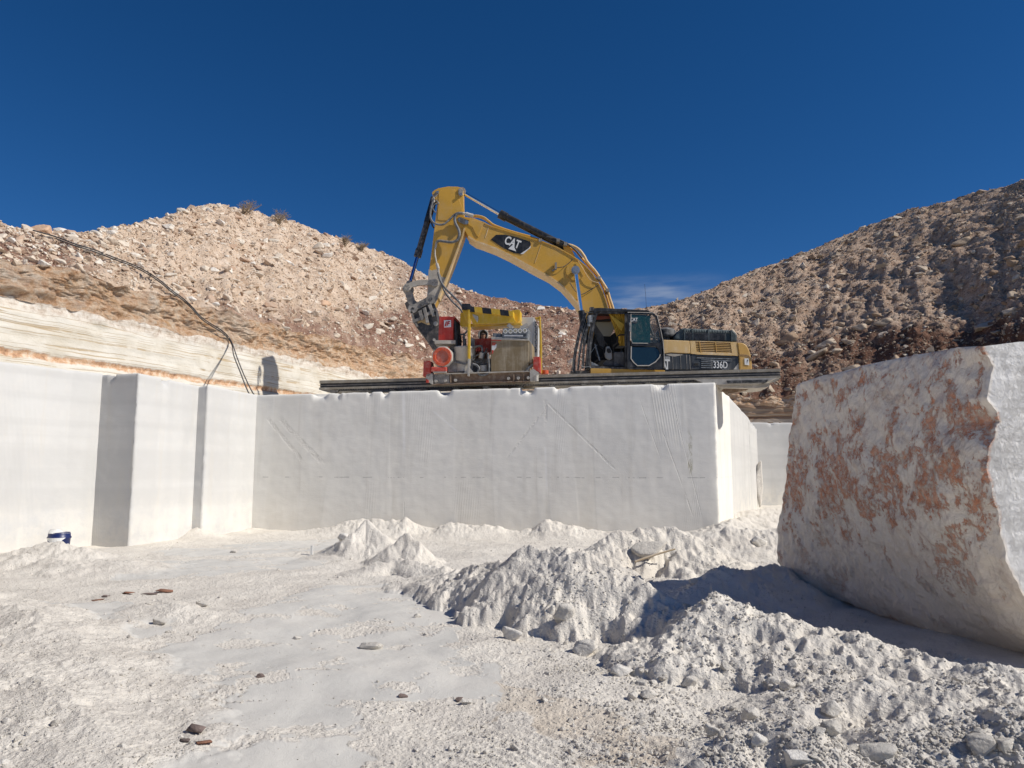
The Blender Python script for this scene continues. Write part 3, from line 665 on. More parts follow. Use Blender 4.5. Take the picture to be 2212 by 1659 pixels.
X, Y, Z, t = ruled(np.full(NB, -.3), WTOP, 130, disp_w, .15)
V1 = np.stack([X, Y, Z], -1).reshape(-1, 3)
o = link('rock_wall', np_mesh('rock_wall', V1, grid_faces(NB, 130), MAT['strata']))
tag(o, 'white banded quarry wall with thin tan veins running behind the sawn benches', 'rock wall')
def disp_o(X, Y, Z, t):
    jut = .22*np.floor(fbm3(X*.8, Y*.8, Z*1.6, 3)*3.5)/3.5+.12*fbm3(X*.7, Y*.7, Z*.8, 4)+.09*fbm3(X*2.2, Y*2.2, Z*4.5, 4, .6)
    return jut*sstep(0,.35,t)-.20+.05*sstep(0,.3,t)
X, Y, Z, t = ruled(WTOP-.03, OTOP+.02, 60, disp_o, .18)
Z = Z+.10*fbm3(X*.8, Y*.8, Z*0, 3)*sstep(.0, 1, t)[None]
V2 = np.stack([X, Y, Z], -1).reshape(-1, 3)
o = link('rock_ledge', np_mesh('rock_ledge', V2, grid_faces(NB, 60), MAT['orange']))
tag(o, 'orange weathered rock ledge lying on top of the white banded wall', 'rock ledge')
edge = np.stack([X[:, -1], Y[:, -1], Z[:, -1]], -1)
# hills: from the ledge edge up the ray to the crest line seen in the photo
CR = [(-500, 430), (-200, 455), (0, 481), (60, 490), (120, 500), (200, 503), (250, 491), (340, 473), (400, 455), (425, 444), (450, 440), (500, 447), (560, 458), (640, 480), (700, 505), (760, 525), (830, 547), (870, 562), (900, 586), (960, 610), (1040, 637), (1120, 652), (1200, 664), (1300, 676), (1410, 663), (1500, 640), (1600, 595), (1700, 560), (1800, 520), (1870, 490), (1960, 455), (2050, 434), (2120, 414), (2180, 402), (2212, 390), (2400, 340), (2800, 280)]
cu, cv = zip(*CR)
us = np.array([proj(e)[0] if e[1] > 2 else (-900 if e[0] < 0 else 3200) for e in edge])
vc = np.interp(us, cu, cv)
crestp = []
for i in range(NB):
    if edge[i, 1] < 6:
        crestp.append(None); continue
    d = ray(us[i], vc[i]); kx = d.x/d.y; a = d.z/d.y; L = math.hypot(1, kx); k = math.tan(R(34.0))*L
    if us[i] > 1350: k = math.tan(R(33.0))*L
    Yb, zb_ = edge[i, 1], edge[i, 2]
    Yc = (zb_-CAMZ-k*Yb)/(a-k); crestp.append((kx*Yc, Yc, CAMZ+a*Yc))
gi = [i for i, c in enumerate(crestp) if c]
for i in range(NB):
    if crestp[i] is None:
        j = gi[0] if i < gi[0] else gi[-1]
        crestp[i] = tuple(edge[i]+(np.array(crestp[j])-edge[j]))
cp = np.array(crestp)
kk = np.ones(7)/7                                        # smooth along the rim
for c in range(3): cp[:, c] = np.convolve(np.pad(cp[:, c], 3, 'edge'), kk, 'valid')
NT = 230
th = np.concatenate([np.linspace(0, 1, 200), 1+np.linspace(0, 1, 31)[1:]**1.6*1.4])
def hill_pts(S, T, fine=True):
    """S index along rim (float), T 0..1 up the slope, beyond 1 over the back"""
    i0 = np.clip(np.floor(S).astype(int), 0, NB-2); f = (S-i0)[..., None]
    e = edge[i0]*(1-f)+edge[i0+1]*f; c = cp[i0]*(1-f)+cp[i0+1]*f; n = nin[i0]
    dv = c-e; L = np.linalg.norm(dv, axis=-1); Tc = np.minimum(T, 1)[..., None]; over = np.maximum(T-1, 0)
    p = e+dv*Tc
    p[..., :2] += dv[..., :2]*over[..., None]; p[..., 2] -= dv[..., 2]*over*.5
    x, y, z = p[..., 0], p[..., 1], p[..., 2]
    sm = bs[i0]+(S-i0)*(bs[1]-bs[0]); w = np.sin(np.pi*np.clip(T, 0, 1))
    right = sstep(3, 9, x)
    big = .35*fbm3(x*.25, y*.25, z*.25, 3)*w
    gul = (.42*(np.abs(fbm2(sm*.27, T*L*.07, 3, .5))*2-.7)+.10*(np.abs(fbm2(sm*1.1+9, T*L*.25+4, 3))*2-.6))*w*right
    md = fbm3(x*1.1, y*1.1, z*1.1, 4, .6)*(.14+.08*right)
    fn = (1-2*np.abs(pn3(x*3.3, y*3.3, z*3.3)))*(.035+.02*right)+pn3(x*8, y*8, z*8)*.035 if fine else 0
    md = md*(1-.35*right)+right*.10*fbm3(x*3.1, y*3.1, z*5.5, 3, .6); d = (big-gul+md+fn)*np.minimum(1, T*8)
    nx, ny = n[..., 0]*.56, n[..., 1]*.56
    p[..., 0] += nx*d; p[..., 1] += ny*d; p[..., 2] += .83*d*np.where(T > .97, .7, 1)
    return p
Sg, Tg = np.meshgrid(np.arange(NB)*1.0, th, indexing='ij')
HP = hill_pts(np.minimum(Sg, NB-1.001), Tg)
HV = HP.reshape(-1, 3); HF = grid_faces(NB, NT)
split = int(np.argmin(np.abs(us-1330)+(bc[:, 1] < 20)*1e5))
nq = NT-1
oL = link('hill_slope', np_mesh('hill_left', HV[:(split+1)*NT], HF[:split*nq], MAT['soil'])); oL.name = 'hill'
tag(oL, 'tan rubble spoil hill rising behind the quarry wall', None, None, 'structure')
HVr = HV[split*NT:]; HFr = grid_faces(NB-split, NT)
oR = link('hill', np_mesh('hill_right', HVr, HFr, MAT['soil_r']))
tag(oR, 'shaded brown rubble hill on the right of the pit', None, None, 'structure')
# far plateau behind the rims
mb = MB(); mb.add([(-400, 52, 3), (400, 52, 3), (400, 900, 3), (-400, 900, 3)], [[0, 1, 2, 3]])
tag(mb.build('terrain', 'soil', None, (0, 0, 0)), 'level ground beyond the hills', None, None, 'structure')
def bvh_of(V, F): return BVHTree.FromPolygons([tuple(v) for v in V], [tuple(int(i) for i in f) for f in F])
st_ = 1
BH = [bvh_of(V2, grid_faces(NB, 60)), bvh_of(V1, grid_faces(NB, 130)), bvh_of(HV, HF)]
def hit(u, v):
    o_ = Vector((0, 0, CAMZ)); d = ray(u, v).normalized(); best = None
    for b in BH:
        r = b.ray_cast(o_, d)
        if r[0] is not None and (best is None or r[3] < best[2]): best = (r[0], r[1], r[3])
    return best
# ================================================================== ROCKS
def rock_proto(seed, flat=1., cuts=15, sub=0, rough=.0):
    rg = random.Random(seed); bm = bmesh.new()
    for _ in range(cuts):
        v = Vector((rg.gauss(0, 1), rg.gauss(0, 1), rg.gauss(0, 1))).normalized()*rg.uniform(.8, 1.05)
        bm.verts.new((v.x*rg.uniform(.9, 1.25), v.y*.85, v.z*flat))
    r = bmesh.ops.convex_hull(bm, input=bm.verts)
    bmesh.ops.delete(bm, geom=[g for g in r['geom_interior'] if isinstance(g, bmesh.types.BMVert)], context='VERTS')
    if sub:
        bmesh.ops.bevel(bm, geom=bm.edges[:]+bm.verts[:], offset=.09, segments=2, affect='EDGES', profile=.5, clamp_overlap=True)
        bmesh.ops.triangulate(bm, faces=bm.faces)
        bmesh.ops.subdivide_edges(bm, edges=[e for e in bm.edges if e.calc_length() > .25], cuts=2, use_grid_fill=True)
        bmesh.ops.triangulate(bm, faces=bm.faces)
        co = np.array([v.co for v in bm.verts]); n = fbm3(co[:, 0]*2.2+seed, co[:, 1]*2.2, co[:, 2]*2.2, 4, .6)*rough
        for v, k in zip(bm.verts, n): v.co *= 1+float(k)
    bmesh.ops.triangulate(bm, faces=bm.faces); bmesh.ops.recalc_face_normals(bm, faces=bm.faces)
    bm.verts.index_update(); V = np.array([v.co for v in bm.verts]); F = np.array([[l.index for l in f.verts] for f in bm.faces]); bm.free()
    return V, F
def ico(sub):
    bm = bmesh.new(); bmesh.ops.create_icosphere(bm, subdivisions=sub, radius=1); bm.verts.index_update()
    V = np.array([v.co for v in bm.verts]); F = np.array([[l.index for l in f.verts] for f in bm.faces]); bm.free(); return V, F
def facet_rock(seed, n, sharp, rough, asp=(1, .85, .8), sub=4):
    V, F = ico(sub); rg = np.random.default_rng(seed); N = rg.normal(size=(n, 3)); N /= np.linalg.norm(N, axis=1)[:, None]; h = rg.uniform(.62, .95, n)
    dot = np.clip(V @ N.T, .02, None); r = h/dot; r = (np.minimum(r, 2.5)**-sharp).sum(1)**(-1/sharp)
    ns = fbm3(V[:, 0]*1.6+seed, V[:, 1]*1.6, V[:, 2]*1.6, 3)*rough+fbm3(V[:, 0]*5+seed, V[:, 1]*5, V[:, 2]*5, 3, .6)*rough*.45
    V = V*(r*(1+ns))[:, None]; V = V/np.abs(V).max(0)*np.array(asp); return V, F
SMALL = [rock_proto(i, random.Random(i).uniform(.35, .9), 11) for i in range(14)]
BIGP = [facet_rock(100+i, 16, 22, .05) for i in range(9)]
CLODP = [facet_rock(200+i, 13, 30, .08, (1, .88, .8)) for i in range(8)]
CRUMB = [rock_proto(300+i, random.Random(i).uniform(.6, .9), 24) for i in range(10)]
def rotmats(n, tilt=.5):
    a = RNG.uniform(0, 2*np.pi, n); b = RNG.normal(0, tilt, n); c = RNG.normal(0, tilt, n)
    ca, sa, cb, sb, cc, sc_ = np.cos(a), np.sin(a), np.cos(b), np.sin(b), np.cos(c), np.sin(c)
    Rz = np.zeros((n, 3, 3)); Rz[:, 0, 0] = ca; Rz[:, 0, 1] = -sa; Rz[:, 1, 0] = sa; Rz[:, 1, 1] = ca; Rz[:, 2, 2] = 1
    Rx = np.zeros((n, 3, 3)); Rx[:, 0, 0] = 1; Rx[:, 1, 1] = cb; Rx[:, 1, 2] = -sb; Rx[:, 2, 1] = sb; Rx[:, 2, 2] = cb
    Ry = np.zeros((n, 3, 3)); Ry[:, 1, 1] = 1; Ry[:, 0, 0] = cc; Ry[:, 0, 2] = sc_; Ry[:, 2, 0] = -sc_; Ry[:, 2, 2] = cc
    return Rx @ Ry @ Rz
def scatter_mesh(name, pos, size, protos, mat, tilt=.5, smooth=False):
    n = len(pos); RM = rotmats(n, tilt); Vs, Fs = [], []; base = 0; pid = RNG.integers(0, len(protos), n)
    for k, (pv, pf) in enumerate(protos):
        ii = np.where(pid == k)[0]
        if not len(ii): continue
        v = np.einsum('nij,vj->nvi', RM[ii], pv)*size[ii][:, None, None]+pos[ii][:, None, :]
        f = pf[None]+(np.arange(len(ii))*len(pv))[:, None, None]+base
        Vs.append(v.reshape(-1, 3)); Fs.append(f.reshape(-1, 3)); base += len(ii)*len(pv)
    return np_mesh(name, np.concatenate(Vs), np.concatenate(Fs), mat, smooth)
# hills: many small ones as rubble, the largest as single rocks
NR = 90000
S_ = RNG.uniform(60, NB-60, NR); T_ = RNG.uniform(0, 1.02, NR)**.9
pos = hill_pts(S_, T_); dist = np.hypot(pos[:, 0], pos[:, 1])
size = .036*(RNG.uniform(0, 1, NR)+1e-4)**(-.42); size = np.clip(size, .03, .36)
uu = 1106+1600*pos[:, 0]/np.maximum(pos[:, 1], 1); inview = (uu > -60) & (uu < 2280) & (pos[:, 1] > 8)
rightside = S_ > split
size = np.where(rightside, size*1.25, size)
size = np.minimum(size, dist*.0085)
order = np.argsort(-(size/dist)*inview); bigset = order[:210]; mask = np.ones(NR, bool); mask[bigset] = False; mask &= (rightside | (RNG.uniform(0, 1, NR) < .62))
mask &= inview | (RNG.uniform(0, 1, NR) < .2)
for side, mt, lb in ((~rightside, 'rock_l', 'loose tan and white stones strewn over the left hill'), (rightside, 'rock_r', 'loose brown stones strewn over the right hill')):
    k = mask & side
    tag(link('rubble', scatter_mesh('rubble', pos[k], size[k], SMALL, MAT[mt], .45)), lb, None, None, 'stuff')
PM = {}
def proto_mesh(kind, i, mat):
    key = (kind, i, mat)
    if key not in PM:
        V, F = dict(big=BIGP, clod=CLODP, small=SMALL)[kind][i]
        PM[key] = np_mesh(kind+'_rock', V, F, MAT[mat], True)
    return PM[key]
def rock(name, loc, sc, rot, mat, label, group=None, kind='big', i=None, cat='rock'):
    i = random.randrange(8) if i is None else i
    o = bpy.data.objects.new(name, proto_mesh(kind, i, mat)); COL.objects.link(o)
    o.location = loc; o.scale = sc if hasattr(sc, '__len__') else (sc, sc, sc); o.rotation_euler = rot
    return tag(o, label, cat, group)
for j in bigset:
    rs = bool(rightside[j]); s = size[j]
    rock('rock', tuple(pos[j]), (s*1.1, s*.95, s*.62), (random.gauss(0, .35), random.gauss(0, .35), random.uniform(0, 6.28)), 'rock_ro' if rs else 'rock_lo',
         'brown angular stone half sunk in the shaded right hill' if rs else 'pale angular stone lying loose on the sunlit left hill',
         'stones on the right hill' if rs else 'stones on the left hill')
# ones that stand out in the photo: u, v, radius px, aspect, tilt, mat, label
for (u, v, rp, zx, tl, mt, lb) in (
    (80, 492, 27, .62, 0, 'oboulder', 'big orange boulder on the crest at the far left'),
    (150, 500, 22, .45, .1, 'rock_lo', 'long white rock on the crest right of the orange boulder'),
    (228, 497, 17, .55, -.3, 'rock_lo', 'white slab leaning on the crest before the peak'),
    (246, 490, 9, .8, 0, 'rock_lo', 'small white stone at the top of the leaning slab'),
    (182, 555, 17, .38, .25, 'rock_lo', 'flat white stone in dark red soil below the crest'),
    (442, 448, 20, .4, .2, 'rock_lo', 'broad pale rock near the summit of the left hill'),
    (1712, 722, 38, .42, -.35, 'rock_ro', 'large sunlit tan boulder low on the right hill, above the others'),
    (1795, 735, 32, .35, -.3, 'rock_ro', 'tilted tan slab right of the large sunlit boulder'),
    (1865, 702, 22, .45, .0, 'rock_ro', 'pale blocky rock above the tilted tan slab'),
    (1762, 765, 42, .2, -.4, 'rock_ro', 'long thin tan slab leaning down the right hill'),
    (1920, 690, 30, .35, -.15, 'rock_ro', 'stack-like ledge rock in the middle of the right hill'),
    (2090, 515, 36, .3, -.25, 'rock_ro', 'long grey slab high on the right hill'),
    (1820, 548, 20, .45, .0, 'rock_ro', 'pale boulder just under the crest of the right hill'),
    (2120, 412, 18, .35, 0, 'rock_ro', 'flat tan rock on the crest at the upper right'),
    (1880, 540, 12, .6, 0, 'rock_ro', 'small white rock beside the pale boulder under the crest'),
    (2060, 660, 28, .3, -.2, 'rock_ro', 'pale flat slab on the right side of the right hill'),
    (2130, 700, 30, .25, -.3, 'rock_ro', 'low slanting slab near the frame edge on the right hill'),
    (1850, 790, 30, .3, -.15, 'rock_ro', 'flat rust tinted rock just above the rough block'),
    (2150, 585, 18, .5, 0, 'rock_ro', 'mid sized brown rock halfway up near the right frame edge'),
    (1610, 700, 15, .6, .1, 'rock_ro', 'orange tinted stone behind the black engine box'),
    (1500, 655, 12, .5, 0, 'rock_ro', 'pale stone near the crest behind the cab'),
    (1230, 783, 15, .4, -.9, 'rock_lo', 'long pale stone standing on edge left of the cab'),
    (1062, 637, 9, .8, 0, 'rock_lo', 'round pale stone on the skyline above the saw'),
    (700, 650, 24, .4, .1, 'oboulder', 'orange stones at the foot of the left hill'),
    (668, 672, 17, .6, .1, 'rock_lo', 'white blocky stone below the orange stones'),
    (640, 690, 14, .5, .2, 'rock_lo', 'flat white stone beside the white blocky stone'),
    (468, 600, 16, .3, .1, 'rock_lo', 'thin white slab halfway up the left hill'),
    (505, 602, 15, .3, .15, 'rock_lo', 'second thin white slab, just right of the first'),
    (560, 630, 18, .35, .1, 'rock_lo', 'wide pale slab in the middle of the left hill'),
    (985, 612, 8, .7, 0, 'rock_lo', 'white stone on the skyline left of the bucket hoses')):
    h_ = hit(u, v+rp*zx*.5)
    if not h_: continue
    rr_ = rp/1600*h_[2]
    rock('boulder', tuple(h_[0]+Vector((0, rr_*.25, 0))), (rr_*.95, rr_*.85, rr_*zx*1.15), (0, tl, random.uniform(-.3, .3)), mt, lb, None, 'big', None, 'boulder')
# dry shrubs on the crest
def shrub(u, v, hpx, wpx, label, seed):
    rg = random.Random(seed); h_ = hit(u, v+12); base = h_[0] if h_ else P(u, v, 33); k = h_[2]/1600 if h_ else .02
    mb = MB()
    for i in range(30):
        a = rg.uniform(0, 6.28); sp_ = rg.uniform(.1, 1)*wpx*k*.5; hh = hpx*k*rg.uniform(.5, 1.1)
        p0 = base+Vector((rg.gauss(0, .06), rg.gauss(0, .06), -.15)); tip = base+Vector((math.cos(a)*sp_+.25*wpx*k, math.sin(a)*sp_, hh))
        mid = (p0+tip)/2+Vector((rg.gauss(0, .05), 0, .06)); mb.tube([p0, mid, tip], [.012, .008, .004], 4, False)
        for j in range(7):
            q = mid.lerp(tip, rg.uniform(0, 1)); mb.tube([q, q+Vector((rg.gauss(0, .12), rg.gauss(0, .12), rg.uniform(.03, .16)))], [.006, .004], 3, False)
    tag(mb.build('dry_shrub', 'twig', None, tuple(base)), label, 'shrub', 'dry shrubs on the left crest')
shrub(525, 449, 20, 50, 'largest dry shrub on the crest right of the hill summit', 1)
shrub(600, 470, 22, 36, 'dry shrub second from the summit of the left hill', 2)
shrub(742, 517, 17, 22, 'sparse dry shrub on the crest further down the hill', 3)
shrub(778, 529, 14, 22, 'lowest dry shrub on the crest, nearest the excavator', 4)
# ================================================================== SAWN WALLS
A = [P(-420, 1000, 12.0), P(209, 1000, 16.27), P(289, 1000, 16.0), P(421, 1000, 17.96), P(442, 1000, 17.9), P(549, 1000, 20.0)]
C_ = P(1550, 1000, 18.4)
def prism_wall(name, foot, ztop, vis, mat, label, step=.05, amp=.006, chip=.05, seed=0, cat='stone wall', z0=-.3, corner=.03):
    """foot: xy corners (ccw seen from above), vis[i]: side i..i+1 is finely cut"""
    n = len(foot); cols = []; zt = []; nr = []; ed = []
    for i in range(n):
        a = np.array(foot[i][:2]); b = np.array(foot[(i+1) % n][:2]); L = np.linalg.norm(b-a)
        m = max(2, int(L/step)) if vis[i] else 1
        t = np.arange(m)/m; d = (b-a)/L; nn = np.array([d[1], -d[0]])
        for tt in t:
            cols.append(a+(b-a)*tt); zt.append(ztop[i]+(ztop[(i+1) % n]-ztop[i])*tt)
            nr.append(nn if vis[i] else nn*0); ed.append(min(tt, 1-tt)*L if vis[i] else 9)
    cols = np.array(cols); zt = np.array(zt); nr = np.array(nr); ed = np.array(ed); nc = len(cols)
    top = max(ztop); nz_ = int((top-z0)/step); tz = np.linspace(0, 1, nz_)
    Zm = z0+(zt-z0)[:, None]*tz[None]; Xm = np.repeat(cols[:, :1], nz_, 1); Ym = np.repeat(cols[:, 1:], nz_, 1)
    per = np.arange(nc)[:, None]*step+0*Xm
    off = amp*fbm3(Xm*1.5+seed, Ym*1.5, Zm*1.5, 3)+amp*.5*pn3(Xm*7, Ym*7, Zm*7)
    dtop = zt[:, None]-Zm
    ch = np.clip(fbm3(Xm*2.3+seed*3, Ym*2.3, Zm*.4, 4, .6)-.34, 0, 1)*2
    off -= np.exp(-dtop/.02)*.012+np.exp(-(dtop/.12)**2)*ch*chip*2.6
    ce = np.exp(-ed[:, None]/.035)
    off -= ce*(.004+corner*np.abs(fbm3(Xm*3, Ym*3, Zm*3+seed, 4, .65))*1.5)
    Xm = Xm+nr[:, :1]*off; Ym = Ym+nr[:, 1:]*off
    low = (.012*np.abs(fbm2(per[:, 0]*1.3+seed, per[:, 0]*0+seed, 4, .6))+ch[:, -1]*chip*1.5)*(ed < 8)
    Zm[:, -1] -= low; Zm[:, -2] = np.minimum(Zm[:, -2], Zm[:, -1]-.02); Zm[:, -3] = np.minimum(Zm[:, -3], Zm[:, -2]-.02)
    V = np.stack([Xm, Ym, Zm], -1).reshape(-1, 3); F = [list(map(int, f)) for f in grid_faces(nc, nz_, True)]
    F.append([i*nz_+nz_-1 for i in range(nc)])
    c0 = V.mean(0); c0[2] = z0
    me = bpy.data.meshes.new(name); me.from_pydata([tuple(v) for v in V-c0], [], F); me.materials.append(MAT[mat])
    sm = np.ones(len(F), bool); sm[-1] = False; me.polygons.foreach_set('use_smooth', sm)
    me.update(); o = link(name, me, None, tuple(c0)); return tag(o, label, cat)
zA = [P(-420, 735, 12.0).z, P(212, 807, 16.27).z, P(298, 806, 16).z, P(420, 834, 17.96).z, P(444, 832, 17.9).z, P(552, 853, 20).z]
g_ = .004
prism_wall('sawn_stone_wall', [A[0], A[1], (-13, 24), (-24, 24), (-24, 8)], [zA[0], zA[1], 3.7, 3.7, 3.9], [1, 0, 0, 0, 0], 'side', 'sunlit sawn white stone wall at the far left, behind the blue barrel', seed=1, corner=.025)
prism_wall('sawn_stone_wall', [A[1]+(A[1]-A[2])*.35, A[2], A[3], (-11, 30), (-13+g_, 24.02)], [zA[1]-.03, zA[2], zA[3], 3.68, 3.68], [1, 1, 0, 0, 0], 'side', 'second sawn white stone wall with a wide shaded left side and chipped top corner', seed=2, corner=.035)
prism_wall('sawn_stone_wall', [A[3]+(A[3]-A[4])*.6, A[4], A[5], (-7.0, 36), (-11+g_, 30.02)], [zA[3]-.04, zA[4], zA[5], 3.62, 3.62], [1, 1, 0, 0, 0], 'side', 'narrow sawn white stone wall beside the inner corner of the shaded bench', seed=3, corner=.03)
WF = Frame(A[5], (C_.x-A[5].x, C_.y-A[5].y))
zC = P(1543, 826, 18.4).z
E1 = Vector((C_.x+1.35, C_.y+3.4, 0)); E2 = Vector((10.4, 31.5, 0))
o = prism_wall('sawn_stone_bench', [A[5]+(A[5]-C_)*.03, C_, E1, (6.2, 40), (-6.9, 40)], [zA[5]-.01, zC, zC-.02, 3.7, 3.66], [1, 1, 0, 0, 0], 'front', 'long shaded sawn white bench carrying the rail saw and the excavator', seed=4, step=.055, cat='stone bench', corner=.03)
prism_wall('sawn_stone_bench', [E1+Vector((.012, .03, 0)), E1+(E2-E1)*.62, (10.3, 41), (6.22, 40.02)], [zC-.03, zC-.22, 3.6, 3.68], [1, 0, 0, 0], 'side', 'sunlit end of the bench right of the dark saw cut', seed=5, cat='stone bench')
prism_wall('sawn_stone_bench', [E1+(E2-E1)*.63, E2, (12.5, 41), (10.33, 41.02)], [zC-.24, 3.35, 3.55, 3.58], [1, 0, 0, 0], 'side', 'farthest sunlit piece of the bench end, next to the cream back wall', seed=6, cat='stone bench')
mbp = P(1638, 1000, 34.0)
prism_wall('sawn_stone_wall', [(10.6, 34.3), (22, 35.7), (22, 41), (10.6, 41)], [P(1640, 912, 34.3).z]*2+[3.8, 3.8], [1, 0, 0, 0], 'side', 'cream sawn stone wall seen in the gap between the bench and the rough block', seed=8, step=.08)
# broken stone leaning at the far bench end
h0 = PZ(1652, 1085, .0); 
rock('stone_slab', (P(1641, 1060, 30.6).x, 30.6, 1.1), (.28, .35, 1.25), (0, .05, .3), 'clodo', 'upright broken white stone at the far end of the bench', None, 'big', 3, 'stone')
# ================================================================== ROUGH BLOCK
XL = [(1708, 830), (1704, 862), (1699, 930), (1696, 985), (1687, 1040), (1677, 1100), (1671, 1165), (1675, 1212), (1694, 1250)]
XN = [(2112, 748), (2150, 790), (2142, 860), (2168, 912), (2140, 965), (2134, 1030), (2146, 1110), (2158, 1210), (2190, 1290), (2250, 1370), (2300, 1402), (2345, 1434)]
BF = Frame((4.04, 6.0), (.012, -1.0)) if False else None
BL = Frame((3.67, 9.7), (4.06-3.67, 6.2-9.7))
SPL = Frame((4.06, 6.1), (1, .15))
def curve_pts(px, n, FR_=None):
    q = np.array([(FR_ or BL).pt(p, 0) for p in px])[::-1]
    d = np.concatenate([[0], np.cumsum(np.linalg.norm(np.diff(q, axis=0), axis=1))]); s = np.linspace(0, d[-1], n)
    return np.stack([np.interp(s, d, q[:, k]) for k in range(3)], -1)
NZb = 190; NFa = 330
Lc = curve_pts(XL, NZb); Nc = curve_pts(XN, NZb, SPL)
tt = np.linspace(0, 1, NFa)
vq = np.linspace(0, 1, NZb)[:, None]
def straight(c): return np.stack([np.polyval(np.polyfit(vq[:, 0], c[:, k], 2), vq[:, 0]) for k in range(3)], -1)
Ls, Ns = straight(Lc), straight(Nc); t3 = tt[:, None, None]
face = Ls[None]*(1-t3)+Ns[None]*t3+(Lc-Ls)[None]*(1-t3)**10+(Nc-Ns)[None]*t3**9
vz = np.linspace(0, 1, NZb)
sag = -.07*np.sin(np.pi*tt)[:, None]*(1-vz)[None]**3; face[..., 2] += sag+.0
face[..., 2] += .035*np.sin(np.pi*tt)[:, None]*vz[None]**6
fx, fy, fz = face[..., 0].copy(), face[..., 1].copy(), face[..., 2].copy()
dn = .065*fbm3(fx*.9, fy*.9, fz*.9, 3)+.035*fbm3(fx*3, fy*2.2, fz*2.0+4, 4, .6)+.012*fbm3(fx*14, fy*10, fz*9, 3, .6)
dn += -.02*(1-vz[None])**2+.10*np.sin(np.pi*np.clip(tt, 0, 1))[:, None]*0
dn -= .05*np.exp(-tt/.012)[:, None]+.012*np.exp(-(1-tt)/.004)[:, None]+.03*np.exp(-(1-vz)/.01)[None]+.07*np.exp(-vz/.04)[None]
dn += 0*np.sign(pn3(fx*1.3, fy*1.1, fz*1.1+3))*np.minimum(1, np.abs(pn3(fx*1.3, fy*1.1, fz*1.1+3))*14)*.6
face[..., 0] -= dn*BL.n.x; face[..., 1] -= dn*BL.n.y
# sawn front: from the near edge to the right and back round
Nw = 110; tw = np.linspace(0, 1, Nw)[1:]
FR = face[-1]; RG = np.stack([np.full(NZb, 7.4), np.full(NZb, 6.601), FR[:, 2]*0+np.linspace(.02, FR[-1, 2]+.05, NZb)], -1)
# a straight sawn plane from the near edge (mean y) to the right
ymean = FR[:, 1]
wf = FR[None]*(1-tw)[:, None, None]+RG[None]*tw[:, None, None]
wf[..., 2] = FR[None, :, 2]*(1-np.minimum(tw*10, 1))[:, None]+RG[None, :, 2]*np.minimum(tw*10, 1)[:, None]
wf[..., 1] += .012*fbm3(wf[..., 0]*2, wf[..., 1]*2, wf[..., 2]*9, 3)+.006*np.abs(pn3(wf[..., 0]*3, wf[..., 1]*3, wf[..., 2]*28))
B1 = np.stack([np.full(NZb, 7.6), np.full(NZb, 10.3), RG[:, 2]], -1); B2 = np.stack([np.full(NZb, 4.9), np.full(NZb, 10.1), Lc[:, 2]], -1)
nb = 20; tb = np.linspace(0, 1, nb)[1:]
sb = RG[None]*0+wf[-1][None]*(1-tb)[:, None, None]+B1[None]*tb[:, None, None]
sb2 = B1[None]*(1-tb)[:, None, None]+B2[None]*tb[:, None, None]
sb3 = B2[None]*(1-tb[:-1])[:, None, None]+face[0][None]*tb[:-1][:, None, None]
ring = np.concatenate([face, wf, sb, sb2, sb3]); nring = len(ring)
V = ring.reshape(-1, 3); cen_b = V[::NZb].mean(0); cen_t = V[NZb-1::NZb].mean(0)
F = [tuple(map(int, f)) for f in grid_faces(nring, NZb, True)]
nv = len(V); V = np.concatenate([V, [cen_b], [cen_t]])
for i in range(nring):
    j = (i+1) % nring; F.append((j*NZb, i*NZb, nv)); F.append((i*NZb+NZb-1, j*NZb+NZb-1, nv+1))
me = bpy.data.meshes.new('rough_block'); me.from_pydata([tuple(v-np.array([5.5, 9, 0])) for v in V], [], F); me.materials.append(MAT['rough'])
me.polygons.foreach_set('use_smooth', [True]*len(F))
sw = np.concatenate([np.zeros(NFa*NZb), np.ones((nring-NFa)*NZb), [0, 1]])
ev = np.zeros(len(me.edges)*2, np.int32); me.edges.foreach_get('vertices', ev); ev = ev.reshape(-1, 2)
shp = ((ev//NZb) == (NFa-1)).all(1) & (np.abs(ev[:, 0]-ev[:, 1]) == 1) | ((ev % NZb) == NZb-1).all(1) & (np.abs(ev[:, 0]-ev[:, 1]) == NZb)
se = me.attributes.new('sharp_edge', 'BOOLEAN', 'EDGE'); se.data.foreach_set('value', shp)
at = me.attributes.new('sawn', 'FLOAT', 'POINT'); at.data.foreach_set('value', sw.astype(np.float32))
bm = bmesh.new(); bm.from_mesh(me); bmesh.ops.recalc_face_normals(bm, faces=bm.faces); bm.to_mesh(me); bm.free()
tag(link('stone_block', me, None, (5.5, 9, 0)), 'huge rough marble block with orange veins, its left side in shade, on the right', 'stone block')
# short stones that carry the block
for k, (x_, y_) in enumerate(((5.2, 7.6), (5.2, 9.3))):
    rock('bearer_stone', (x_, y_, .06), (.8, .5, .25), (0, 0, .3*k), 'clodo', ('near' if k == 0 else 'far')+' low stone the rough block rests on', None, 'big', 2+k, 'stone')
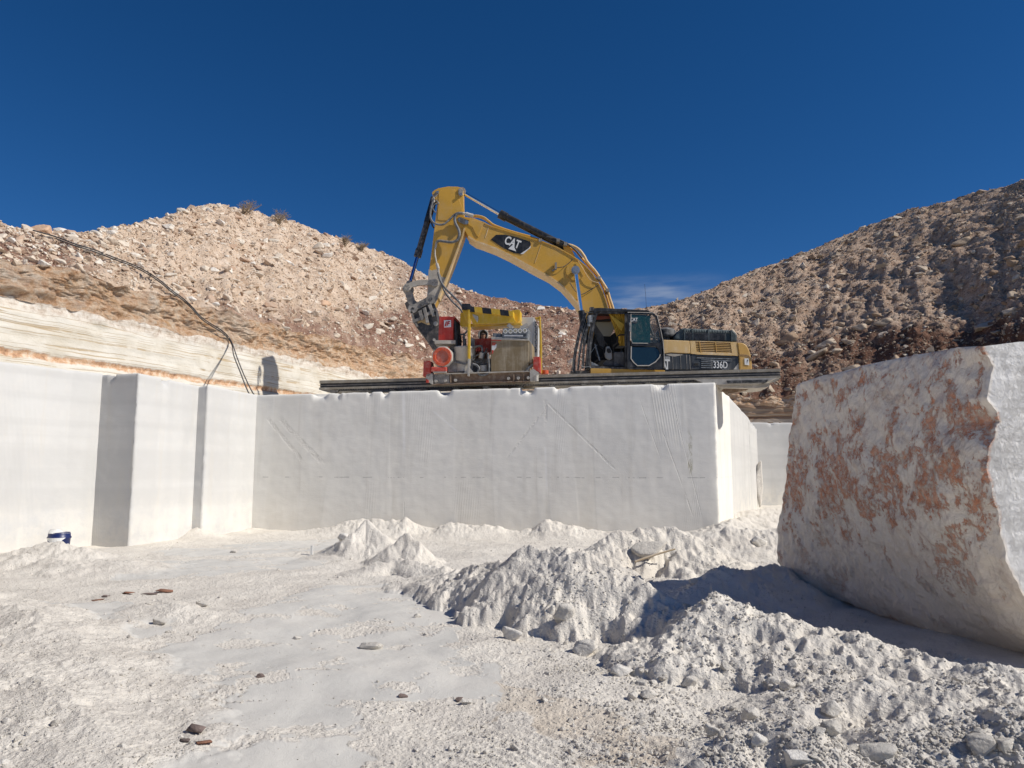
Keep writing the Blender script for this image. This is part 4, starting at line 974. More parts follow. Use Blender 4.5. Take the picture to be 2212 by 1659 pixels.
# ================================================================== LOOSE STONES ON THE FLOOR
NC = 90000
ua = RNG.uniform(-.78, .78, NC); yy = 1/RNG.uniform(1/17.5, 1/3.2, NC); xx = ua*yy
gz, gfl, _ = ground_fn(xx, yy)
ok = RNG.uniform(0, 1, NC) < np.where(gfl > .5, .06, 1.0)
ok &= RNG.uniform(0, 1, NC) < np.clip(.35+1.4*fbm2(xx*1.4, yy*1.4, 3), .1, 1)
ok &= RNG.uniform(0, 1, NC) < np.where(xx < .2, .5, 1)
ok &= ~((xx > 3.9) & (yy > 5.8) & (yy < 12.5))
xx, yy, gz, gfl = xx[ok], yy[ok], gz[ok], gfl[ok]
sz = .0060*(RNG.uniform(0, 1, len(xx))+1e-5)**(-.33); sz = np.clip(sz, .005, .06); sz = np.where(gfl > .5, np.minimum(sz, .02), sz)
sz *= np.where(xx > .3, 1.15, .8)
key = np.argsort(-sz/yy); big = key[:120]; mk = np.ones(len(xx), bool); mk[big] = False
pp = np.stack([xx, yy, gz+np.where(sz > .03, -sz*.12, sz*.18)], -1)
tag(link('clods', scatter_mesh('clods', pp[mk], sz[mk], CRUMB, MAT['clod'], .5, False)), 'crumbs and small clods of white stone powder strewn over the floor', None, None, 'stuff')
for j in big:
    s = sz[j]
    rock('clod', tuple(pp[j]), (s*1.1, s, s*.9), (random.gauss(0, .4), random.gauss(0, .4), random.uniform(0, 6.28)), 'clodo',
         'pale powdery clod of stone on the quarry floor', 'pale clods on the quarry floor', 'clod', None, 'clod')
def floor_rock(u, v, rp, zx, mat, label, kind='clod', name='stone', rz=0., tl=0., yx=.8, i=None):
    # march the pixel ray down to the floor
    d = ray(u, v+rp*zx*.6); o_ = Vector((0, 0, CAMZ)); ts = np.linspace(2.5, 22, 1600)/d.y
    gz_ = ground_fn(d.x*ts, d.y*ts)[0]; zz = CAMZ+d.z*ts; w_ = np.where(zz < gz_)[0]; t = ts[w_[0]] if len(w_) else ts[-1]
    p = Vector((d.x*t, d.y*t, CAMZ+d.z*t)); r = rp/1600*p.y
    return rock(name, tuple(p+Vector((0, r*.2, r*zx*.58))), (r*1.12, r*yx*1.12, r*zx*1.2), (0, tl, rz), mat, label, None, kind, i, 'stone')
for a in (
    (803, 1397, 24, .36, 'clodo', 'flat pale stone lying alone on the smooth grey floor', 'big'),
    (1272, 1394, 31, 1.05, 'clodo', 'round white boulder half in shadow below the ridge'),
    (1108, 1372, 20, .95, 'clodo', 'white clod with a pointed top left of the round boulder'),
    (1225, 1325, 26, 1.1, 'clodo', 'large clod leaning on the face of the mound'),
    (1500, 1255, 15, .6, 'clodo', 'cream stone on the edge of the block shadow'),
    (1797, 1532, 26, .9, 'clodo', 'squarish white stone, upper one of a pair in the lower right'),
    (1795, 1578, 25, .95, 'clodo', 'round white stone just below the squarish one'),
    (1905, 1632, 38, .62, 'clodo', 'smooth white block of stone at the bottom right', 'big'),
    (1845, 1620, 22, .5, 'clodo', 'flat white stone tucked behind the smooth white block', 'big'),
    (1727, 1640, 30, .85, 'clodo', 'dusty round clod at the bottom edge left of the white block'),
    (1622, 1545, 20, .9, 'clodo', 'grey crusted clod in the middle of the lower right slope'),
    (1495, 1475, 19, 1.0, 'clodo', 'tall clod at the foot of the bulging ridge'),
    (1400, 1500, 22, .6, 'clodo', 'low broad clod in the gravel below the ridge'),
    (1340, 1452, 26, .6, 'clodo', 'wide clod in front of the shaded hollow'),
    (1366, 1505, 12, 1.0, 'clodo', 'small white stone in the gravel'),
    (1540, 1580, 14, 1.0, 'clodo', 'small upright clod near the bottom centre right'),
    (1640, 1600, 20, 1.0, 'clodo', 'leaning clod close to the bottom right'),
    (2130, 1600, 34, .9, 'clodo', 'large clod near the right frame edge at the bottom'),
    (1700, 1480, 20, .9, 'clodo', 'clod on the slope under the right ridge'),
    (1395, 1192, 44, .5, 'clodo', 'pale boulder with a smooth tilted face on the back mound', 'big'),
    (1640, 1172, 20, .7, 'clodo', 'clod on the spoil heap near the block'),
    (900, 1330, 9, .7, 'clodo', 'crumb of stone on the grey floor'),
    (640, 1378, 9, .7, 'clodo', 'little white stone on the grey floor left of the flat stone'),
    (560, 1460, 10, .7, 'slate', 'little dark stone on the grey floor'),
    (868, 1503, 12, .6, 'slate', 'dark brown stone at the edge of the gravel', 'big'),
    (1008, 1516, 12, .7, 'clodo', 'small grey stone right of the dark brown one'),
    (990, 1512, 9, .6, 'slate', 'tiny black stone beside the small grey one', 'big'),
    (430, 1577, 31, .42, 'slate', 'dark flaky slate on the floor at the lower left', 'small'),
    (402, 1600, 17, .35, 'slate', 'thin grey slate against the dark flaky one', 'small'),
    (438, 1604, 20, .3, 'redslate', 'brown slate under the dark flaky one', 'small'),
    (206, 1294, 16, .3, 'redslate', 'reddish slate at the left end of the row of slates', 'small'),
    (232, 1288, 15, .2, 'slate', 'thin dark slate, second in the row of slates', 'small'),
    (270, 1281, 17, .25, 'redslate', 'red brown slate in the middle of the row', 'small'),
    (322, 1283, 15, .2, 'slate', 'black flake before the orange ended slate', 'small'),
    (352, 1277, 18, .3, 'redslate', 'slate with an orange end at the right of the row', 'small'),
    (437, 1307, 14, .5, 'clodo', 'white stone right of the row of slates'),
    (345, 1345, 16, .5, 'clodo', 'flat white stone below the crumbled patch'),
    (742, 1137+22, 13, .8, 'clodo', 'rounded clod at the foot of the bench'),
    (505, 1192, 9, .5, 'clodo', 'little stone before the narrow wall')):
    floor_rock(*a)
# barrel
b0 = PZ(128, 1186); by = 15.0; bx = P(128, 1160, by).x
rt = empty('barrel', (bx, by, 0), 'blue plastic barrel caked with white dust, half buried at the left wall', 'barrel')
mb = MB(); tlv = Vector((.03, 0, 1)).normalized()
prof = [(-.1, .185), (.10, .19), (.25, .20), (.262, .214), (.287, .214), (.30, .20), (.35, .197), (.375, .185)]
mb.tube([Vector((bx, by, z)) for z, r in prof], [r for z, r in prof], 40); mb.build('drum', 'blueb', rt)
mb = MB(); mb.tube([Vector((bx, by, .36)), Vector((bx, by, .378)), Vector((bx+.01, by, .392))], [.197, .18, .08], 30); mb.build('dust_cap', 'white', rt)
mb = MB(); q = []
for i in range(11):
    a = math.pi*(1.12+.72*i/10); q.append((bx+.216*math.cos(a), by+.216*math.sin(a)))
zt_ = [.33, .31, .33, .34, .30, .24, .26, .22, .27, .30, .33]; zb2 = [.275, .27, .26, .23, .20, .17, .175, .20, .185, .24, .275]
mb.add([(*q[i], .278) for i in range(11)]+[(*q[i], zb2[i]) for i in range(11)], [[i, i+1, 12+i, 11+i] for i in range(10)]); mb.build('dust_crust', 'white', rt)
# plank stuck in the mound
p1, p2 = P(1372, 1213, 11.4), P(1458, 1186, 11.6)
mb = MB(); d = (p2-p1).normalized(); mb.tube([p1, p1.lerp(p2, .5)+Vector((0, 0, .01)), p2], [.02, .018, .012], 5)
tag(mb.build('stick', 'wood'), 'thin pale stick poking out of the back mound beside the pale boulder', 'stick')
# white marker stub
mb = MB(); mb.box(PZ(673, 1199)+Vector((0, 0, .06)), .04, .04, .24); tag(mb.build('peg', 'white'), 'small white peg standing on the flat floor near the bench', 'peg')
# ================================================================== CABLES on the left slope
def drape(px, r, off, name, label, dv=0):
    pts = []
    for (u, v) in px:
        h_ = hit(u, v+dv); pts.append(h_[0]+Vector((off*.6, -off, off*.6)) if h_ else P(u, v, 20))
    pts = smooth_path(pts, 6)
    mb = MB(); mb.tube(pts, r, 8); tag(mb.build(name, 'bhose'), label, 'cable', None)
    return pts
cpx = [(70, 505), (120, 519), (160, 534), (200, 546), (245, 563), (290, 580), (320, 596), (345, 613), (370, 634), (395, 652), (412, 668), (432, 690), (455, 706), (480, 722), (497, 742)]
low1 = [(497, 742), (512, 772), (528, 812), (549, 853)]; low2 = [(492, 735), (505, 765), (518, 800), (538, 850)]
def cable(px, lowpx, dv, name, label):
    pts = []
    for (u, v) in px:
        h_ = hit(u, v+dv); pts.append(h_[0]+Vector((.08, -.12, .06)))
    last = pts[-1]; n = len(lowpx)
    for k, (u, v) in enumerate(lowpx[1:]):
        f = (k+1)/(n-1); Yk = last.y*(1-f)+20.15*f; pts.append(P(u, v+dv*(1-f), Yk))
    # run on along the bench top
    e = pts[-1]; pts.append(e+Vector((.12, .25, -.10))); pts.append(e+Vector((.9, .9, -.12)))
    mb = MB(); mb.tube(smooth_path(pts, 6), .018, 8); tag(mb.build(name, 'bhose'), label, 'cable')
cable(cpx, low1, 0, 'power_cable', 'black cable hanging over the banded wall, right one of the pair')
cable(cpx[1:], low2, 4, 'power_cable', 'black cable hanging over the banded wall, left one of the pair')
# ================================================================== EXCAVATOR
XF = Frame((0, 22.2), (1, 0))
def XP(Z, x, y, off): return XF.pt(Z(x, y), off)
def poly(Z, pts, off, F_=None): return [(F_ or XF).pt(Z(*p), off) for p in pts]
NY = XF.n
ex = empty('excavator', (3.4, 23.6, 3.75), 'dusty yellow crawler excavator with raised curved boom, parked on the bench behind the rail saw', 'excavator')
def pr(name, Z, pts, off, th, mat, parent=ex, bevel=.012, F_=None):
    mb = MB(); mb.prism(poly(Z, pts, off, F_), (F_ or XF).n*th); return mb.build(name, mat, parent, None, bevel)
# boom: side plates with a narrower box and the flange lines
boom_top = [(512, 352), (520, 325), (560, 316), (640, 328), (700, 352), (760, 383), (850, 410), (950, 440), (1050, 470), (1150, 500), (1250, 540), (1340, 590), (1400, 630), (1460, 680), (1510, 735), (1550, 800), (1580, 860), (1605, 930), (1628, 1010), (1640, 1120), (1625, 1340)]
boom_bot = [(1540, 1340), (1460, 1200), (1440, 1100), (1432, 1010), (1395, 950), (1345, 890), (1290, 830), (1200, 762), (1100, 710), (1000, 655), (900, 600), (800, 552), (700, 514), (650, 498), (598, 462), (572, 420), (540, 385)]
boom = pr('boom', Z1, boom_top+boom_bot, 1.08, .64, 'yellow')
mb = MB()
def strip(mb, Z, pts, w, off, th, F_=None):
    """flat bar following a pixel path on the plane, w metres wide"""
    q = [(F_ or XF).pt(Z(*p), off) for p in pts]; n = (F_ or XF).n; L = len(q); a = []; b = []
    for i, p in enumerate(q):
        t = (q[min(i+1, L-1)]-q[max(i-1, 0)]).normalized(); s_ = t.cross(n)*w/2; a.append(p+s_); b.append(p-s_)
    vs_ = a+b+[p+n*th for p in a]+[p+n*th for p in b]
    fs = []
    for i in range(L-1):
        fs += [[i, i+1, L+i+1, L+i], [2*L+i, 3*L+i, 3*L+i+1, 2*L+i+1], [i, 2*L+i, 2*L+i+1, i+1], [L+i, L+i+1, 3*L+i+1, 3*L+i]]
    fs += [[0, L, 3*L, 2*L], [L-1, 3*L-1, 4*L-1, 2*L-1]]
    return mb.add(vs_, fs)
strip(mb, Z1, [(x, y-3) for x, y in reversed(boom_bot[3:15])], .05, 1.03, .74); mb.build('bottom_plate', 'hood', boom)
mb = MB(); strip(mb, Z1, [(x, y+2) for x, y in boom_top[4:19]], .035, 1.055, .69); mb.build('top_plate', 'yellow', boom)
pr('boom_nose', Z1, [(590, 338), (640, 345), (712, 362), (688, 420), (672, 468), (655, 452), (628, 395), (600, 378)], 1.055, .03, 'yellow', boom, .008)
mb = MB()
for x0, y0, x1, y1 in ((747, 392, 722, 470), (1132, 520, 1085, 655)):
    strip(mb, Z1, [(x0, y0), (x1, y1)], .018, 1.07, .02)
mb.build('weld_seam', 'hood', boom)
dec = pr('decal', Z1, [(762, 484), (800, 450), (870, 448), (960, 470), (1050, 500), (1056, 520), (1040, 548), (985, 592), (930, 582), (850, 545)], 1.068, .01, 'black', boom, 0)
c_ = XP(Z1, 921, 508, 1.06); rt_ = XP(Z1, 985, 533, 1.06)-XP(Z1, 862, 487, 1.06)
up_ = NY.cross(rt_)*-1
if up_.z < 0: up_ = -up_
text('lettering', 'CAT', c_, rt_, up_, .375, 'white', dec, .70, .03, .004)
pr('triangle_mark', Z1, [(890, 552), (925, 521), (948, 571)], 1.052, .006, 'white', dec, 0)
pr('decal_edge', Z1, [(1040, 548), (1056, 528), (1053, 545), (1000, 590), (978, 590)], 1.062, .008, 'white', dec, 0)
# hinge boss and lift cylinder
def boss(mb, Z, x, y, r, off, th, seg=24): p = XP(Z, x, y, off); mb.cyl(p, p+NY*th, r, seg)
mb = MB(); boss(mb, Z1, 1380, 715, .30, 1.055, .7, 32); mb.build('pin_boss', 'yellow', boom)
for off, nm in ((.86, 'near'), (1.86, 'far')):
    a, b, c = XP(Z1, 1382, 712, off), XP(Z1, 1425, 895, off), XP(Z1, 1460, 1250, off)
    e = a+(c-a).normalized()*(c-a).length*.55
    mb = MB(); mb.cyl(e, c, .105); cy = mb.build('lift_cylinder', 'black', ex)
    mb = MB(); mb.cyl(a, e, .062); mb.build('rod', 'chrome', cy)
    mb = MB(); mb.cyl(a-NY*.09, a+NY*.12, .135, 28); mb.cyl(a-NY*.11, a-NY*.09, .09)
    for k in range(3): q = a+Vector((math.cos(k*2.1), 0, math.sin(k*2.1)))*.05-NY*.115; mb.cyl(q, q+NY*.01, .02, 8)
    mb.build('pin', 'steel', cy)
mb = MB(); boss(mb, Z1, 1382, 712, .07, .9, 1.1); mb.build('cross_pin', 'steel', boom)
# stick
stick_pts = [(331, 142), (345, 125), (378, 108), (450, 95), (520, 97), (548, 106), (561, 125), (562, 200), (566, 290), (575, 380), (560, 450), (520, 560), (480, 665), (440, 765), (380, 910), (352, 965), (293, 940), (300, 840), (312, 700), (330, 560), (343, 450), (355, 350), (375, 200), (350, 180), (338, 165)]
stick = pr('stick_arm', Z1, stick_pts, 1.12, .56, 'yellow')
pr('side_plate', Z1, [(383, 122), (495, 118), (520, 160), (552, 250), (556, 290), (470, 345), (400, 345), (372, 338)], 1.105, .02, 'yellow', stick, .006)
pr('mud_coat', Z1, [(307, 702), (330, 712), (372, 700), (400, 755), (432, 765), (378, 912), (352, 962), (294, 938), (300, 840)], 1.108, .02, 'dustlink', stick, .004)
mb = MB(); strip(mb, Z1, [(570, 400), (556, 455), (518, 560), (478, 665), (438, 765), (378, 910)], .05, 1.06, .68); mb.build('back_plate', 'hood', stick)
pr('hinge_plate', Z1, [(525, 112), (545, 106), (560, 118), (556, 162), (535, 168), (524, 150)], 1.07, .05, 'mudmetal', stick, .01)
pr('hinge_plate', Z1, [(335, 165), (360, 130), (380, 125), (382, 145), (360, 172), (340, 178)], 1.07, .05, 'mudmetal', stick, .01)
link1 = pr('pivot_plate', Z1, [(514, 335), (525, 320), (545, 320), (595, 342), (600, 358), (588, 374), (568, 374), (525, 352)], .98, .05, 'mudmetal', stick, .015)
mb = MB(); boss(mb, Z1, 585, 358, .06, .95, .95); boss(mb, Z1, 532, 336, .03, .96, .9); boss(mb, Z1, 543, 152, .05, 1.03, .7); boss(mb, Z1, 372, 136, .04, 1.04, .65); mb.build('pin', 'steel', stick)
# stick cylinder on top of the boom
def cylinder(name, Z, a, b, c, off, rb, rrod, rodmat, gland=True):
    A_, B_, C2 = XP(Z, *a, off), XP(Z, *b, off), XP(Z, *c, off); d = (C2-A_).normalized()
    mb = MB(); mb.cyl(B_, C2, rb, 24)
    if gland: mb.cyl(B_-d*.06, B_+d*.20, rb*1.22, 24); mb.cyl(C2-d*.12, C2+d*.05, rb*1.15, 24)
    cy = mb.build(name, 'blackd' if name != 'stick_cylinder' else 'black', ex)
    mb = MB(); mb.cyl(A_, B_, rrod, 20); mb.build('rod', rodmat, cy)
    mb = MB(); mb.cyl(A_-NY*.12, A_+NY*.12, rb*1.0, 20); mb.build('rod_eye', 'mudmetal', cy)
    return cy, A_, B_, C2
sc_, a_, b_, c2_ = cylinder('stick_cylinder', Z1, (552, 138), (838, 303), (1312, 540), 1.4, .125, .062, 'chrome')
pr('cylinder_lug', Z1, [(1290, 520), (1330, 520), (1365, 575), (1380, 610), (1300, 575)], 1.25, .3, 'yellow', boom, .01)
bc_, a_, b_, c2_ = cylinder('bucket_cylinder', Z1, (168, 812), (228, 600), (345, 190), 1.4, .10, .055, 'bluerod')
mb = MB(); mb.cyl(c2_.lerp(b_, -.02), c2_.lerp(b_, .42), .112, 20); mb.build('sleeve', 'black', bc_)
# bucket linkage
def linkbar(name, Z, pts, w0, off, th, mat, parent=ex):
    mb = MB(); strip(mb, Z, pts, w0, off, th)
    for p in (pts[0], pts[-1]): q = XP(Z, *p, off-.02); mb.cyl(q, q+NY*(th+.04), w0*.72, 24)
    return mb.build(name, mat, parent)
for off in (1.02, 1.68):
    lk = linkbar('link_arm', Z1, [(150, 833), (180, 815), (230, 800), (290, 796), (350, 800)], .17, off, .10, 'dustlink')
mb = MB()
for k in range(6):
    q = XP(Z1, 150, 833, .985)+Vector((math.cos(k*1.05), 0, math.sin(k*1.05)))*.07; mb.cyl(q, q+NY*.03, .022, 8)
for k in range(4):
    q = XP(Z1, 350, 800, .985)+Vector((math.cos(k*1.57), 0, math.sin(k*1.57)))*.05; mb.cyl(q, q+NY*.03, .02, 8)
mb.build('bolts', 'mudmetal', lk)
for off in (1.15, 1.5):
    linkbar('power_link', Z1, [(155, 845), (168, 900), (190, 965)], .24, off, .14, 'mudmetal')
bk = empty('bk', (0, 0, 0)); bpy.data.objects.remove(bk)
bucket = pr('bucket', Z1, [(178, 1000), (200, 985), (330, 935), (352, 960), (368, 1030), (385, 1110), (392, 1200), (380, 1290), (335, 1290), (275, 1200), (215, 1125), (195, 1090), (180, 1040)], .95, .95, 'bucket', ex, .03)
for off in (.90, 1.80):
    linkbar('coupler_plate', Z1, [(190, 990), (240, 962), (322, 920)], .21, off, .09, 'mudmetal', bucket)
mb = MB()
for off in (.87, 1.86):
    boss(mb, Z1, 190, 990, .045, off, .1, 12); boss(mb, Z1, 322, 920, .055, off, .1, 16); boss(mb, Z1, 262, 955, .07, off, .1, 6)
mb.build('coupler_bolts', 'blackd', bucket)
mb = MB(); strip(mb, Z1, [(190, 1085), (240, 1065), (290, 1035), (355, 995)], .09, .86, .12)
strip(mb, Z1, [(180, 1010), (196, 1060), (225, 1120)], .06, .88, .1); mb.build('bucket_lip', 'mudmetal', bucket)
for x, y, x2, y2 in ((230, 1010, 262, 1070), (262, 990, 300, 1090), (300, 965, 345, 1040)):
    pr('rib', Z1, [(x, y), (x+24, y-12), (x2+8, y2), (x2-12, y2+6)], .84, .12, 'mudmetal', bucket, .008)
mb = MB(); boss(mb, Z1, 347, 1218, .045, .92, .05, 14); boss(mb, Z1, 358, 1100, .07, .88, .08, 16); mb.build('bucket_ring', 'pale', bucket)
pr('tooth_pocket', Z1, [(132, 950), (150, 935), (168, 960), (160, 1000), (143, 985)], 1.0, .2, 'bucket', bucket, .01)
pr('worn_patch', Z1, [(215, 1075), (285, 1040), (320, 1110), (300, 1110), (255, 1090), (230, 1100)], .938, .02, 'hood', bucket, 0)
# hoses on the arm
def hose(Z, pts, r, off, mat='hose', parent=ex, name='hose', offs=None, F_=None):
    q = [(F_ or XF).pt(Z(*p), off if offs is None else offs[i]) for i, p in enumerate(pts)]
    mb = MB(); mb.tube(smooth_path(q, 6), r, 8); return mb.build(name, mat, parent)
hose(Z4, [(325, 165), (300, 240), (290, 330), (310, 385), (360, 412), (420, 410), (480, 360), (520, 320), (560, 302), (600, 304)], .034, .92)
hose(Z4, [(345, 180), (370, 215), (330, 220), (312, 260), (340, 300)], .022, .98)
hose(Z4, [(600, 306), (550, 310), (525, 345), (530, 400), (560, 460), (570, 510), (550, 560), (500, 582), (440, 578), (380, 570), (350, 580)], .045, .90)
hose(Z4, [(365, 880), (385, 950), (430, 1020), (500, 1090), (585, 1180), (640, 1300)], .034, .85, offs=[.9, .9, .85, .7, .5, .2])
hose(Z4, [(365, 870), (400, 980), (430, 1060), (500, 1150), (590, 1240), (640, 1330)], .030, .9, offs=[.95, .95, .9, .75, .5, .2])
hose(Z4, [(300, 390), (320, 440), (380, 465), (430, 440)], .025, 1.3, 'bhose')
mb = MB()
for x, y, x2, y2, r in ((350, 580, 340, 640, .035), (336, 640, 335, 700, .025), (335, 700, 352, 790, .024), (352, 788, 368, 840, .05), (368, 840, 370, 885, .032), (585, 306, 630, 310, .045), (632, 310, 665, 322, .06), (665, 322, 700, 330, .06), (318, 160, 322, 200, .05)):
    mb = MB(); mb.cyl(XP(Z4, x, y, .96), XP(Z4, x2, y2, .96), r, 12); mb.build('hose_fitting', 'pale', ex)
def pipe(Z, pts, r, off, mat): return hose(Z, pts, r, off, mat, ex, 'pipe')
pipe(Z1, [(610, 312), (660, 310), (710, 322), (750, 352), (790, 380), (900, 420), (1050, 462)], .035, 1.15, 'yellow')
pipe(Z1, [(610, 318), (670, 320), (720, 338), (790, 385), (950, 438), (1130, 487)], .03, 1.5, 'yellow')
pipe(Z1, [(1310, 520), (1360, 530), (1410, 560), (1445, 605), (1470, 650), (1530, 720), (1575, 790), (1612, 850), (1635, 920), (1660, 1000), (1672, 1080)], .045, 1.2, 'hood')
pipe(Z1, [(1330, 545), (1380, 565), (1420, 610), (1480, 680), (1540, 750), (1580, 820), (1610, 900), (1640, 1000)], .04, 1.35, 'yellow')
pipe(Z1, [(1170, 465), (1240, 480), (1310, 510), (1380, 560), (1430, 620)], .03, 1.15, 'bhose')
pipe(Z1, [(1365, 625), (1330, 660), (1290, 685), (1240, 690)], .012, 1.0, 'blackd')
pipe(Z1, [(1545, 820), (1480, 860), (1430, 885), (1385, 865), (1340, 800)], .012, 1.02, 'blackd')
pipe(Z1, [(1400, 640), (1450, 720), (1490, 780), (1555, 805)], .01, 1.02, 'hood')
mb = MB()
for x, y in ((1255, 490), (1310, 515), (1555, 765), (1618, 855), (1125, 490)):
    mb = MB(); p = XP(Z1, x, y, 1.05); mb.box(p+NY*.15, .10, .35, .10); mb.build('pipe_clamp', 'mudmetal', ex)
mb = MB(); p = XP(Z1, 1238, 680, 1.0); mb.box(p, .06, .12, .22); mb.cyl(p+Vector((0, 0, -.08)), p+Vector((-.12, 0, -.16)), .03); mb.build('work_lamp', 'mudmetal', ex)
# ---- house: hood side, counterweight, engine box
OB = 0.0
def HP_(pts, off, th, mat, name, parent=ex, bevel=.012, Z=Z6): return pr(name, Z, pts, off, th, mat, parent, bevel)
body = HP_([(-520, 340), (35, 342), (490, 358), (1308, 384), (1335, 600), (1345, 850), (1345, 905), (-520, 905)], .06, 2.85, 'panel', 'house')
HP_([(30, 340), (487, 359), (498, 450), (505, 578), (300, 572), (160, 562), (60, 580), (40, 580)], 0, .10, 'hood', 'hood_panel', body, .02)
# rear hood panel with louvre opening: four bars round the slot
hp2 = MB()
for pts in ([(495, 360), (585, 371), (612, 556), (618, 592), (512, 580), (505, 450)], [(585, 371), (1196, 393), (1304, 386), (1304, 382), (495, 357)], [(1196, 393), (1304, 386), (1332, 620), (1222, 612), (1222, 572)], [(612, 552), (1222, 572), (1225, 615), (616, 594)]):
    hp2.prism(poly(Z6, pts, 0), NY*.10)
hood2 = hp2.build('hood_panel', 'hood', body)
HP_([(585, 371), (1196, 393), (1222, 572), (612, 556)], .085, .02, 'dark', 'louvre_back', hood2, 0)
mb = MB()
for k in range(6):
    f = (k+.3)/6.; x0 = 588+24*f; x1 = 1198+24*f; y0 = 374+180*f; y1 = 396+176*f
    a, b = XP(Z6, x0, y0+16, .005), XP(Z6, x1, y1+14, .005); a2, b2 = XP(Z6, x0, y0-6, .075), XP(Z6, x1, y1-8, .075)
    mb.add([a, b, b2, a2, a+Vector((0, 0, -.012)), b+Vector((0, 0, -.012)), b2+Vector((0, 0, -.012)), a2+Vector((0, 0, -.012))], [[0, 1, 2, 3], [7, 6, 5, 4], [0, 4, 5, 1], [1, 5, 6, 2], [2, 6, 7, 3], [3, 7, 4, 0]])
for x in (660, 935): strip(mb, Z6, [(x, 375), (x+22, 565)], .018, -.004, .02)
mb.build('louvre', 'cwt', hood2)
# lower dark panel
dp = HP_([(60, 590), (160, 570), (300, 578), (508, 588), (512, 855), (60, 850)], .02, .06, 'panel', 'side_door', body, .01)
HP_([(70, 596), (160, 580), (390, 600), (300, 618), (235, 632), (150, 622)], .012, .012, 'dustlink', 'worn_patch', dp, 0)
mb = MB()
for x in (192, 328, 432, 488): strip(mb, Z6, [(x, 600), (x+6, 730), (x+12, 855)], .012, .012, .01)
mb.build('dust_run', 'mudmetal', dp)
dp2 = HP_([(516, 590), (1335, 625), (1342, 852), (516, 856)], .02, .06, 'panel', 'side_door', body, .01)
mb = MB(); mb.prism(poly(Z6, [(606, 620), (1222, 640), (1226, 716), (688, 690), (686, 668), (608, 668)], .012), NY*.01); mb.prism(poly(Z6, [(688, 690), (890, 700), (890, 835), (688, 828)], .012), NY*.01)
mb.build('vent_shade', 'dark', dp2)  # near-black sheet on the closed door, painted as the shade inside the vent
mb = MB()
for y in (652, 686): strip(mb, Z6, [(612 if y < 660 else 690, y), (1222, y+22)], .026, .0, .02)
for y in (718, 752, 786, 818): strip(mb, Z6, [(690, y), (888, y+8)], .026, .0, .02)
mb.build('louvre', 'gauge', dp2)
hd = HP_([(550, 728), (660, 728), (664, 800), (545, 792)], .005, .03, 'panel', 'latch', dp2, .01)
HP_([(575, 745), (640, 745), (640, 782), (575, 780)], -.01, .02, 'dark', 'latch_pull', hd, .005)
o1 = XP(Z6, 1020, 780, .012); rt_ = XP(Z6, 1120, 784, .012)-XP(Z6, 910, 778, .012)
text('model_number', '336D', o1, rt_, (0, 0, 1), .30, 'white', dp2, .66, .012)
text('small_lettering', 'VVG', XP(Z6, 1105, 852, .012), rt_, (0, 0, 1), .12, 'gauge', dp2, .9, .02)
text('lettering', 'T', XP(Z6, 105, 778, .008), rt_, (0, 0, 1), .42, 'white', dp, .62, .02)
text('lettering', 'A', XP(Z6, 45, 778, .008), rt_, (0, 0, 1), .42, 'white', dp, .62, .02)
mb = MB()
for k in range(4): strip(mb, Z6, [(60+27*k, 635), (60+27*k, 702)], .010, .005, .008); strip(mb, Z6, [(60, 638+20*k), (141, 638+20*k)], .010, .004, .008)
mb.build('reflector_grid', 'white', dp)
HP_([(1246, 855), (1334, 740), (1336, 855)], .012, .01, 'pale', 'stripe', dp2, 0)
# counterweight with rounded tail
def rounded(Z, prof, off, th, mat, name, parent):
    pts = [XP(Z, *p, off) for p in prof]; mb = MB(); n = len(pts); rows = []
    cxm = min(p.x for p in pts)
    for k, (o_, sh) in enumerate(((0, .0), (.10, .05), (.35, .12), (th/2, .22), (th-.35, .12), (th-.1, .05), (th, 0))):
        rows.append([Vector((cxm+(p.x-cxm)*(1+sh*.0)+(p.x-cxm > .5)*sh*1.0, p.y+o_, p.z)) for p in pts])
    vs_ = [p for r_ in rows for p in r_]; fs = []
    for k in range(len(rows)-1):
        for i in range(n): j = (i+1) % n; fs.append([k*n+i, k*n+j, (k+1)*n+j, (k+1)*n+i])
    fs += [list(range(n)), [(len(rows)-1)*n+i for i in reversed(range(n))]]
    mb.add(vs_, fs); return mb.build(name, mat, parent, None, .03)
cw = rounded(Z6, [(1310, 388), (1370, 390), (1425, 398), (1465, 425), (1495, 465), (1525, 530), (1545, 600), (1558, 680), (1566, 760), (1572, 850), (1572, 900), (1352, 900), (1350, 850), (1345, 620), (1330, 500)], -.02, 2.95, 'cwt', 'counterweight', body)
mb = MB(); strip(mb, Z6, [(1345, 608), (1400, 604), (1460, 608), (1510, 625), (1545, 660), (1560, 700)], .02, -.035, .03); mb.build('panel_gap', 'rust', cw)
lb = HP_([(1436, 664), (1508, 664), (1520, 782), (1442, 772)], -.036, .008, 'white', 'sticker', cw, 0)
mb = MB(); strip(mb, Z6, [(1484, 685), (1496, 700), (1480, 722)], .02, -.042, .006); strip(mb, Z6, [(1484, 735), (1488, 742)], .02, -.042, .006); mb.build('sticker_print', 'panel', lb)
